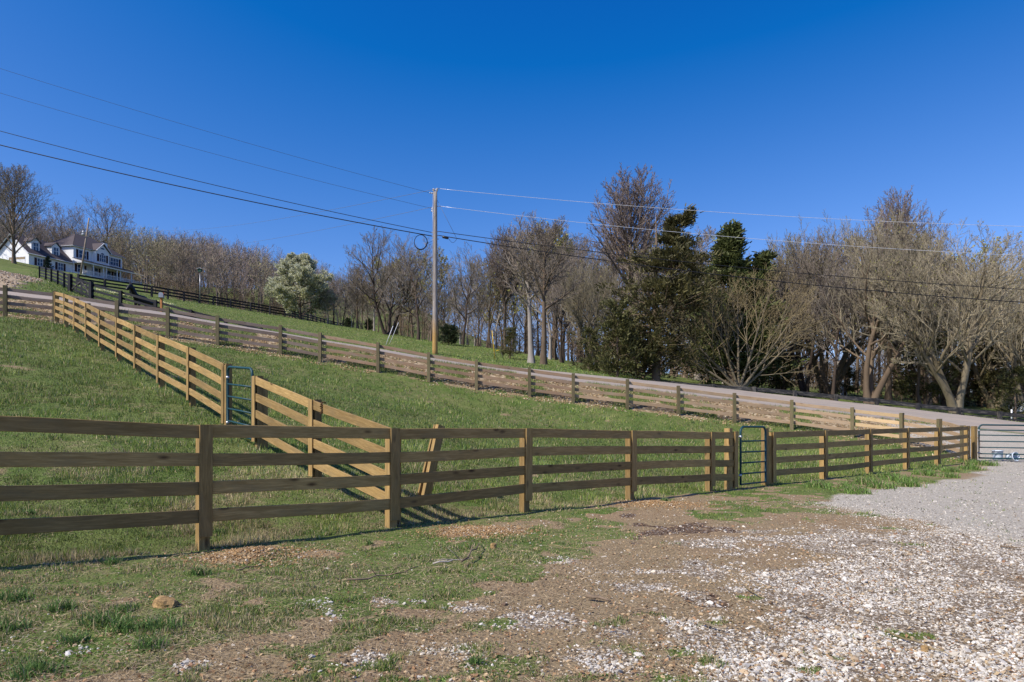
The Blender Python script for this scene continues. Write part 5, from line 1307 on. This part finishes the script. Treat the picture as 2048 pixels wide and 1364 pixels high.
# guy wires with plastic guards in the meadow
def guy(lab, pa, pb, Y, r, mat, Y2=None, hook=None):
    a = W(*pa, Y); a.z = float(ground_z(np.array([a.x]), np.array([a.y]))[0]); b_ = W(*pb, Y2 or Y)
    m_ = MB(); m_.tube([a, a.lerp(b_, .5), b_], r, 6)
    if hook: m_.tube([W(pa[0]+2, pa[1]-2, Y), W(*hook, Y)], r, 6)
    tag(m_.build('guy_guard', mat, None, True), lab, 'guy guard')
guy('white guy wire guard, left of the crossed pair on the meadow', (772, 686), (786, 652), 70, 0.032, M['white_trim'])
guy('white guy wire guard, longer and right of the crossed pair on the meadow', (779, 687), (797, 645), 71, 0.022, M['white_trim'])
guy('bent yellow guy wire guard standing on the meadow', (990, 704), (984, 661), 60, 0.035, M['yellow'], hook=(999, 700))
for i, (a, b_) in enumerate((((996, 715), (988, 700)), ((1009, 719), (1000, 702)), ((1030, 719), (1024, 703)))):
    Y = 58; p = W(*a, Y); p.z = float(ground_z(np.array([p.x]), np.array([p.y]))[0]); q = p+Vector((-0.3, 0, 0.75))
    m_ = MB(); m_.tube([p, q], 0.022, 5); tag(m_.build('anchor_rod', M['dark_steel'], None, True), ('leftmost','middle','rightmost')[i]+' of the three dark anchor rods on the meadow left of the paired trees', 'anchor rod')

# far right: brick building and parked car glimpsed through the branches
q = W(2046, 815, 82); root = empty('brick_building', q); tag(root, 'low red brick building half hidden at the right edge', 'building')
m_ = MB(); m_.box(q+Vector((2.5,3,1.2)), (9,6,3.2)); m_.build('wall', M['brick'], root)
m_ = MB(); V = [q+Vector((x_,y_,z_)) for x_, y_, z_ in ((-2.4,-0.5,2.8),(7.4,-0.5,2.8),(7.4,3,4.2),(-2.4,3,4.2),(7.4,6.5,2.8),(-2.4,6.5,2.8))]; slab(m_, [V[0],V[1],V[2],V[3]], .1); slab(m_, [V[3],V[2],V[4],V[5]], .1); m_.build('roof', M['worn_black'], root)
m_ = MB(); m_.box(q+Vector((-0.6,-0.03,1.3)), (1.3,0.05,1.2)); m_.build('window', M['glass_h'], root)
m_ = MB(); m_.box(q+Vector((0.8,-0.03,1.3)), (1.0,0.05,1.2)); m_.build('window', M['glass_h'], root)
q = W(2082, 838, 56); q.z = float(ground_z(np.array([q.x]), np.array([q.y]))[0]); root = empty('parked_car', q); tag(root, 'white car parked at the right edge behind the rail fence', 'car')
m_ = MB(); prof = [(-2.1,.35),(2.1,.35),(2.15,.75),(1.3,.92),(0.6,1.38),(-0.9,1.40),(-1.6,.98),(-2.1,.9)]; k = len(prof)
V = [q+Vector((x_, s, z_)) for s in (-.85,.85) for x_, z_ in prof]; m_.add(V, [tuple(range(k)), tuple(range(k,2*k))[::-1]]+[(i, k+i, k+(i+1) % k, (i+1) % k) for i in range(k)]); m_.build('body', M['car_white'], root)
m_ = MB(); V = [q+Vector((x_, -0.86, z_)) for x_, z_ in ((1.1,.95),(0.55,1.3),(-0.85,1.32),(-1.4,.98))]; m_.add(V, [(0,1,2,3)]); m_.build('side_window', M['car_glass'], root)
for x_ in (-1.35, 1.35):
    m_ = MB(); m_.tube([q+Vector((x_,-.9,.32)), q+Vector((x_,-.65,.32))], .32, 14); m_.build('wheel', M['black_metal'], root)
# small white cabinet seen between the trunks
q = W(1687, 782, 70); m_ = MB(); m_.box(q+Vector((0,0,0.1)), (0.5,0.5,1.3)); m_.box(q+Vector((0,0,0.85)), (0.95,0.7,0.1)); tag(m_.build('utility_cabinet', M['white_trim'], None), 'small white cabinet seen between the trunks on the right', 'cabinet')
q = W(2023, 830, 46); q2 = W(2023, 819, 46); m_ = MB(); m_.tube([q-Vector((0,0,.4)), q2], 0.05, 8); tag(m_.build('marker_post', M['white_trim'], None, True), 'short white marker post behind the rail fence near the right edge', 'marker post')

# ------------------------------------------------------------------ grass blades
def blades(X, Y, h, w, C, lean=0.35, curl=0.5, seg=1, az=None):
    n_ = len(X); Z = ground_z(X, Y); B = np.stack([X, Y, Z-0.004], -1)
    a = rng.random(n_)*6.283 if az is None else az; s = np.stack([np.cos(a), np.sin(a), np.zeros(n_)], -1)
    ln = np.abs(rng.normal(0, lean, n_)); la = rng.random(n_)*6.283; up = np.stack([np.cos(la)*np.sin(ln), np.sin(la)*np.sin(ln), np.cos(ln)], -1)
    h = h[:,None]; w = w[:,None]
    up2 = up + np.stack([np.cos(la), np.sin(la), np.zeros(n_)-0.3], -1)*curl*rng.random((n_,1)); up2 /= np.linalg.norm(up2,axis=1,keepdims=True)
    m1 = B+up*h*0.55; tip = m1+up2*h*0.5
    if seg == 2:
        V = np.stack([B-s*w, B+s*w, m1+s*w*.8, m1-s*w*.8, tip], 1).reshape(-1,3); i0 = np.arange(n_)*5
        return V, np.stack([i0,i0+1,i0+2,i0+3],-1), np.stack([i0+3,i0+2,i0+4],-1), np.repeat(C, 5, 0)
    V = np.stack([B-s*w, B+s*w, tip], 1).reshape(-1,3); i0 = np.arange(n_)*3
    return V, np.zeros((0,4),int), np.stack([i0,i0+1,i0+2],-1), np.repeat(C, 3, 0)
def blade_object(name, parts, label):
    Vs=[]; Qs=[]; Ts=[]; Cs=[]; n0=0
    for V,q,t,C in parts: Vs.append(V); Qs.append(q+n0); Ts.append(t+n0); Cs.append(C); n0 += len(V)
    me = mesh_np(name, np.concatenate(Vs), [np.concatenate(Qs), np.concatenate(Ts)], [M['blade']], False, {'tint': np.concatenate(Cs)})
    tag(link(name, me), label, 'grass', kind='stuff')
GREEN = np.array([0.135, 0.20, 0.036]); GREEN2 = np.array([0.25, 0.295, 0.075]); DKG = np.array([0.065, 0.12, 0.035]); BLUEG = np.array([0.13,0.20,0.09]); STRAW = np.array([0.52, 0.42, 0.25])
def gcol(X, Y, straw_p, base=None):
    n_ = len(X); t = np.clip(fbm(X, Y, 1.5, 81)*1.6-0.3+rng.normal(0,.25,n_), 0, 1)[:,None]
    C = GREEN*(1-t)+GREEN2*t; d = (rng.random((n_,1)) < 0.2); C = np.where(d, DKG, C); C = np.where(rng.random((n_,1)) < 0.12, BLUEG, C)
    C = C*rng.uniform(.7,1.35,(n_,1)); s_ = rng.random(n_) < straw_p
    C[s_] = STRAW*rng.uniform(.5,1.15,(s_.sum(),1)); return C
def sample(n_, xr, y0, y1, wedge=0.92, power=1.6):
    u = rng.random(n_); Y = (y0**(1-power)+(y1**(1-power)-y0**(1-power))*u)**(1/(1-power))   # density ~ Y^-power
    X = (rng.random(n_)*2-1)*wedge*Y + 0.0
    return X, Y
# pasture beyond the front fence
X, Y = sample(1000000, None, 6.0, 35.0, power=1.25)
side = Y-(10.62+0.89*X); px = 1024+F*X/Y; fy = np.interp(px, [p[0] for p in F3P], [p[2] for p in F3P])
k = (side > 0) & (Y < fy+0.3); X, Y = X[k], Y[k]
g_, w_, gr_, mu_, st_, yd_, vg_, dv_2 = zones(X, Y); tuft = fbm(X, Y, 0.45, 91); tuft2 = fbm(X, Y, 0.16, 95)
k = rng.random(len(X)) < np.clip(g_*(0.35+1.2*sstep(.35,.65,tuft)), 0.05, 1); X, Y, g_, st_, tuft, tuft2 = X[k], Y[k], g_[k], st_[k], tuft[k], tuft2[k]
h = (0.035+0.13*sstep(.45,.75,tuft)*rng.random(len(X))+0.05*sstep(.5,.7,tuft2))*rng.uniform(.6,1.3,len(X))*(0.75+0.35*sstep(10,20,Y))
straw_p = np.clip(0.10+0.60*st_*(1-sstep(9,17,Y-0.3*X))+0.5*(1-g_), 0, .8)
blade_object('pasture_grass', [blades(X, Y, h, 0.0016+0.00042*Y*rng.uniform(.6,1.3,len(X)), gcol(X, Y, straw_p)*(0.62+0.80*fbm(X, Y, 2.4, 151))[:,None]*(0.62+0.55*sstep(.35,.7,tuft))[:,None])], 'green spring grass with dead straw patches in the fenced pasture')
# yard grass, near
X, Y = sample(620000, None, 3.3, 22.0, power=1.7); side = Y-(10.62+0.89*X); k = side <= 0.05; X, Y = X[k], Y[k]
g_, w_, gr_, mu_, st_, yd_, vg_, _ = zones(X, Y); tuft = fbm(X, Y, 0.22, 97); t3 = fbm(X, Y, .6, 98)
k = rng.random(len(X)) < np.clip(g_*(0.15+1.3*sstep(.38,.62,tuft)), 0, 1); X, Y, g_, st_, tuft, gr_, t3 = X[k], Y[k], g_[k], st_[k], tuft[k], gr_[k], t3[k]
h = (0.012+0.035*sstep(.45,.8,tuft)+0.03*sstep(.55,.75,t3)*rng.random(len(X)))*rng.uniform(.5,1.3,len(X))
strip = np.exp(-((Y-(10.0+0.89*X))/0.9)**2)*sstep(8, 11, X); h = h*(1+2.4*strip)
sp = np.clip(0.15+0.35*st_-0.3*strip-0.2*sstep(-1,2,X), 0.03, .6)
yard = [blades(X, Y, h, (0.0016+0.0005*Y)*rng.uniform(.6,1.5,len(X)), gcol(X, Y, sp), lean=0.6)]
# clover and chickweed leaves: wide short pieces lying nearly flat
X, Y = sample(260000, None, 3.3, 14.0, power=1.7); side = Y-(10.62+0.89*X); k = side <= 0.3; X, Y = X[k], Y[k]
g_ = zones(X, Y)[0]; t_ = fbm(X, Y, 0.4, 101); k = rng.random(len(X)) < np.clip(g_*sstep(.42,.6,t_)*1.2, 0, 1); X, Y = X[k], Y[k]
C = np.array([0.16,0.26,0.050])*rng.uniform(.5,1.5,(len(X),1)); yard.append(blades(X, Y, rng.uniform(.008,.022,len(X)), rng.uniform(.003,.008,len(X)), C, lean=1.0, curl=1.0))
# tussocks
T = [(120,1222,1.0),(205,1250,.9),(250,1262,.8),(322,1262,1.0),(75,1345,1.0),(10,1262,.9),(30,1205,.8),(250,1225,.5),(150,1285,.7),(400,1150,.8),(225,1130,.5),(1710,985,1),(1640,975,.8),(1760,975,.9),(1800,962,.9),(1850,950,.9),(1900,944,.9),(1940,938,1.1),(1960,930,1.1),(1900,955,.8),(1820,972,.7),
     (1690,975,.8),(1730,968,.9),(1935,925,1),(440,1075,.5),(950,1330,.3),(300,1300,.6),(10,1090,.7),(60,1075,.6),(740,1090,.4),(1330,1005,.4),(1865,938,1.0),(1780,955,.9)]
for px, py, s in T:
    s = s*rnd.uniform(.7,1.15)
    x, y = gpx(px, py); n_ = int((300 if px < 1500 else 420)*s); k_ = y/4.8 if px < 1500 else 1.0+0.05*y; rad = 0.07*s*(k_ if px > 1500 else 1)
    X = x+rng.normal(0, rad, n_); Y = y+rng.normal(0, rad*(.8 if px < 1500 else 1.6), n_); k = 0.5+rng.random(n_)
    C = (np.array([0.10,0.17,0.045]) if px < 1500 else np.array([0.13,0.21,0.05]))*rng.uniform(.6,1.7,(n_,1)); s_ = rng.random(n_) < .12; C[s_] = STRAW*.8
    yard.append(blades(X, Y, (0.085*k if px < 1500 else 0.16*k)*(0.6+.4*s), (0.0022+0.0004*y)*np.ones(n_), C, lean=.62, curl=1.1, seg=2))
blade_object('yard_grass', yard, 'short green grass, clover and tussocks in the yard before the front fence')
# dead straw lying about
X, Y = sample(90000, None, 3.3, 20.0, power=1.7); side = Y-(10.62+0.89*X)
g_, w_, gr_, mu_, st_, yd_, vg_, _ = zones(X, Y); left = 1-sstep(-1.0, 3.2, X)
k = rng.random(len(X)) < np.clip((0.12+0.75*left*sstep(.3,.6,fbm(X,Y,.7,111)))*(1-.8*w_)*(1-gr_)*(1-.5*g_*0), 0, 1); X, Y = X[k], Y[k]
Z = ground_z(X, Y); n_ = len(X); a = rng.random(n_)*6.283; L_ = rng.uniform(.008,.032,n_)*(1+.06*Y); wd = 0.0006+0.00022*Y
d = np.stack([np.cos(a), np.sin(a), rng.uniform(-.1,.35,n_)], -1)*L_[:,None]; s_ = np.stack([-np.sin(a), np.cos(a), rng.uniform(-.5,.5,n_)], -1)*wd[:,None]
B = np.stack([X, Y, Z+rng.uniform(.002,.02,n_)], -1); V = np.stack([B-d-s_, B-d+s_, B+d+s_*.6, B+d-s_*.6],1).reshape(-1,3)
C = np.repeat(np.array([0.52,0.41,0.26])*rng.uniform(.3,1.25,(n_,1)), 4, 0)
tag(link('dead_straw', mesh_np('dead_straw', V, [np.arange(n_*4).reshape(-1,4)], [M['blade']], False, {'tint': C})), 'dry tan straw and dead stems lying on the ground', 'straw', kind='stuff')

# ------------------------------------------------------------------ loose stones
ico = [(0,0,1),(0.894,0,0.447),(0.276,0.851,0.447),(-0.724,0.526,0.447),(-0.724,-0.526,0.447),(0.276,-0.851,0.447),(0.724,0.526,-0.447),(-0.276,0.851,-0.447),(-0.894,0,-0.447),(-0.276,-0.851,-0.447),(0.724,-0.526,-0.447),(0,0,-1)]
icf = [(0,1,2),(0,2,3),(0,3,4),(0,4,5),(0,5,1),(1,6,2),(2,7,3),(3,8,4),(4,9,5),(5,10,1),(6,7,2),(7,8,3),(8,9,4),(9,10,5),(10,6,1),(11,7,6),(11,8,7),(11,9,8),(11,10,9),(11,6,10)]
ico = np.array(ico); icf = np.array(icf)
def stones(X, Y, s, C, sink=0.25):
    n_ = len(X); base = ico[None]*rng.uniform(.72,1.18,(n_,12,1))
    sc = np.stack([s*rng.uniform(.8,1.35,n_), s*rng.uniform(.6,1.0,n_), s*rng.uniform(.4,.75,n_)], -1); base = base*sc[:,None,:]
    a = rng.random(n_)*6.283; ca, sa_ = np.cos(a)[:,None], np.sin(a)[:,None]; tl = rng.normal(0,.3,n_)[:,None]
    x, y, z = base[...,0], base[...,1], base[...,2]; z2 = z+x*tl
    V = np.stack([x*ca-y*sa_, x*sa_+y*ca, z2], -1); P = np.stack([X, Y, ground_z(X, Y)+s*(.35-sink)], -1)
    V = (V+P[:,None,:]).reshape(-1,3); Fc = (icf[None]+(np.arange(n_)*12)[:,None,None]).reshape(-1,3)
    return V, Fc, np.repeat(C, 12, 0)
def stone_obj(name, parts, label, cat):
    Vs=[]; Fs=[]; Cs=[]; n0=0
    for V,f,C in parts: Vs.append(V); Fs.append(f+n0); Cs.append(C); n0 += len(V)
    tag(link(name, mesh_np(name, np.concatenate(Vs), [np.concatenate(Fs)], [M['stone']], False, {'tint': np.concatenate(Cs)})), label, cat, kind='stuff')
def scol(n_, kinds, ps):
    i = rng.choice(len(kinds), n_, p=ps); return np.array(kinds)[i]*rng.uniform(.7,1.2,(n_,1))
WK = [(0.60,0.565,0.50),(0.50,0.45,0.37),(0.42,0.395,0.36),(0.36,0.27,0.17),(0.30,0.17,0.10),(0.12,0.09,0.06)]; WP = [.24,.30,.22,.15,.02,.07]
X, Y = sample(300000, None, 3.3, 14.0, power=1.7); g_, w_, gr_, mu_, *_ = zones(X, Y)
k = rng.random(len(X)) < w_*(1-.6*g_)*(1-gr_)*(0.25+0.9*sstep(.38,.6,fbm(X,Y,.5,141))); X, Y = X[k], Y[k]; sz = np.clip(rng.lognormal(-5.12,.5,len(X)), .003, .030)*(1+.02*Y)
parts = [stones(X, Y, sz, scol(len(X), WK, WP))]
X, Y = sample(90000, None, 3.3, 17.0, power=1.7); g_, w_, gr_, mu_, st_, yd_, *_ = zones(X, Y); right = sstep(-1.5, 2.0, X)
k = (rng.random(len(X)) < (0.10+.45*right)*yd_*(1-.7*g_)*(1-w_)*(1-gr_)); X, Y = X[k], Y[k]
parts.append(stones(X, Y, np.clip(rng.lognormal(-5.1,.5,len(X)), .0035, .03)*(1+.02*Y), scol(len(X), [(0.52,0.47,0.39),(0.40,0.29,0.17),(0.15,0.10,0.065),(0.36,0.21,0.11)], [.27,.45,.16,.12])))
stone_obj('white_gravel', parts, 'pale limestone gravel scattered over the bare yard', 'gravel')
X, Y = sample(60000, None, 6.0, 30.0, power=1.5); gr_ = zones(X, Y)[2]; k = gr_*rng.random(len(X)) > .5; X, Y = X[k], Y[k]
stone_obj('grey_gravel', [stones(X, Y, rng.uniform(.006,.015,len(X))*(1+.03*Y), scol(len(X), [(0.42,0.38,0.32),(0.28,0.25,0.21),(0.56,0.52,0.45),(0.15,0.13,0.105)], [.4,.3,.2,.1]))], 'fine grey crushed stone of the driveway', 'gravel')
parts = []
for gx_, gy_2, gr0, gh, _ in GG:
    n_ = 2400; X = gx_+rng.normal(0, gr0*.62, n_)*(1+.5*(rng.random(n_)<.2)); Y = gy_2+rng.normal(0, gr0*.5, n_)
    parts.append(stones(X, Y, rng.uniform(.005,.017,n_), scol(n_, [(0.34,0.21,0.095),(0.24,0.14,0.065),(0.42,0.31,0.18),(0.48,0.42,0.33)], [.42,.36,.16,.06]), sink=.1))
stone_obj('dirt_clods', parts, 'orange-tan dirt clods heaped beside the fence posts', 'dirt')
n_ = 7000; t_ = rng.random(n_); seg = rng.integers(1, 4, n_); A_ = np.array(GREY_POLY)[seg-1]; B2 = np.array(GREY_POLY)[seg]; P2 = A_*(1-t_[:,None])+B2*t_[:,None]+rng.normal(0, .35, (n_,2)); 
stone_obj('spilled_gravel', [stones(P2[:,0], P2[:,1], rng.uniform(.004,.012,n_), scol(n_, [(0.42,0.38,0.32),(0.28,0.25,0.21),(0.56,0.52,0.45)], [.4,.3,.3]))], 'grey stones spilled along the edge of the driveway', 'gravel')
X, Y = sample(9000, None, 3.3, 12.0, power=1.8); k = zones(X, Y)[5] > .5; X, Y = X[k], Y[k]; n_ = len(X); Z = ground_z(X, Y)+.012
a_ = rng.normal(size=(n_,3)); a_[:,2] *= .35; a_ /= np.linalg.norm(a_,axis=1,keepdims=True); b_2 = np.cross(a_, np.stack([rng.normal(0,.3,n_), rng.normal(0,.3,n_), np.ones(n_)],-1)); b_2 /= np.linalg.norm(b_2,axis=1,keepdims=True)
sz_ = rng.uniform(.006,.018,(n_,1)); P_ = np.stack([X,Y,Z],-1); V = np.stack([P_-a_*sz_, P_-b_2*sz_*.6, P_+a_*sz_, P_+b_2*sz_*.6+np.array([0,0,.006])],1).reshape(-1,3)
tag(link('dead_leaves', mesh_np('dead_leaves', V, [np.arange(n_*4).reshape(-1,4)], [M['blade']], False, {'tint': np.repeat(scol(n_, [(0.33,0.20,0.10),(0.20,0.12,0.06),(0.45,0.34,0.20)], [.4,.3,.3]), 4, 0)})), 'small brown dead leaves and chips strewn over the yard', 'leaves', kind='stuff')
# leaf litter, stones and clumps on the verge between the brown fence and the road, and driveway rubble
n_ = 34000; px = rng.uniform(-60, 1960, n_); fy = np.interp(px, [p[0] for p in F3P], [p[2] for p in F3P]); Y = fy+rng.uniform(-.2, 1, n_)*(36.0-fy); X = (px-1024)/F*Y
lit = fbm(X, Y, .8, 131); k = rng.random(n_) < sstep(.35,.6,lit)*(.9-.5*sstep(1000,1500,px)); X, Y = X[k], Y[k]; n_ = len(X)
parts = [stones(X, Y, rng.uniform(.015,.05,n_), scol(n_, [(0.42,0.30,0.16),(0.30,0.20,0.10),(0.55,0.47,0.33)], [.45,.35,.2]), sink=.0)]
n_ = 1300; px = rng.uniform(-20, 108, n_); Y = rng.uniform(42.5, 70, n_); X = (px-1024)/F*Y; k = zones(X, Y)[7] > .2; X, Y = X[k], Y[k]; n_ = len(X)
parts.append(stones(X, Y, rng.uniform(.03,.10,n_), scol(n_, [(0.38,0.30,0.21),(0.27,0.18,0.11),(0.5,0.43,0.34)], [.4,.3,.3]), sink=.1))
stone_obj('verge_litter', parts, 'tan leaves and stones on the verge beside the road', 'litter')
n_ = 70000; px = rng.uniform(-60, 1900, n_); fy = np.interp(px, [p[0] for p in F3P], [p[2] for p in F3P]); Y = fy+rng.random(n_)*(35.9-fy); X = (px-1024)/F*Y
k = rng.random(n_) < zones(X, Y)[0]; X, Y = X[k], Y[k]; n_ = len(X)
blade_object('verge_grass', [blades(X, Y, rng.uniform(.05,.2,n_), np.full(n_, .012), gcol(X, Y, np.full(n_, .15)))], 'patchy green grass on the verge between the brown fence and the road')
# meadow grass beyond the road, coarse
X, Y = sample(240000, None, 42.5, 110, wedge=.8, power=1.4); px = 1024+F*X/Y; lim = np.interp(px, [0,200,400,640,757,870,1060,1250,2048],[150,120,110,125,112,97,76,55,47]); k = (Y < lim) & (px > 60) & (zones(X, Y)[7] < .3); X, Y = X[k], Y[k]; n_ = len(X)
blade_object('meadow_grass', [blades(X, Y, rng.uniform(.04,.13,n_), 0.012+.00025*Y, gcol(X, Y, np.full(n_, .06))*1.15)], 'smooth green grass of the meadow across the road')
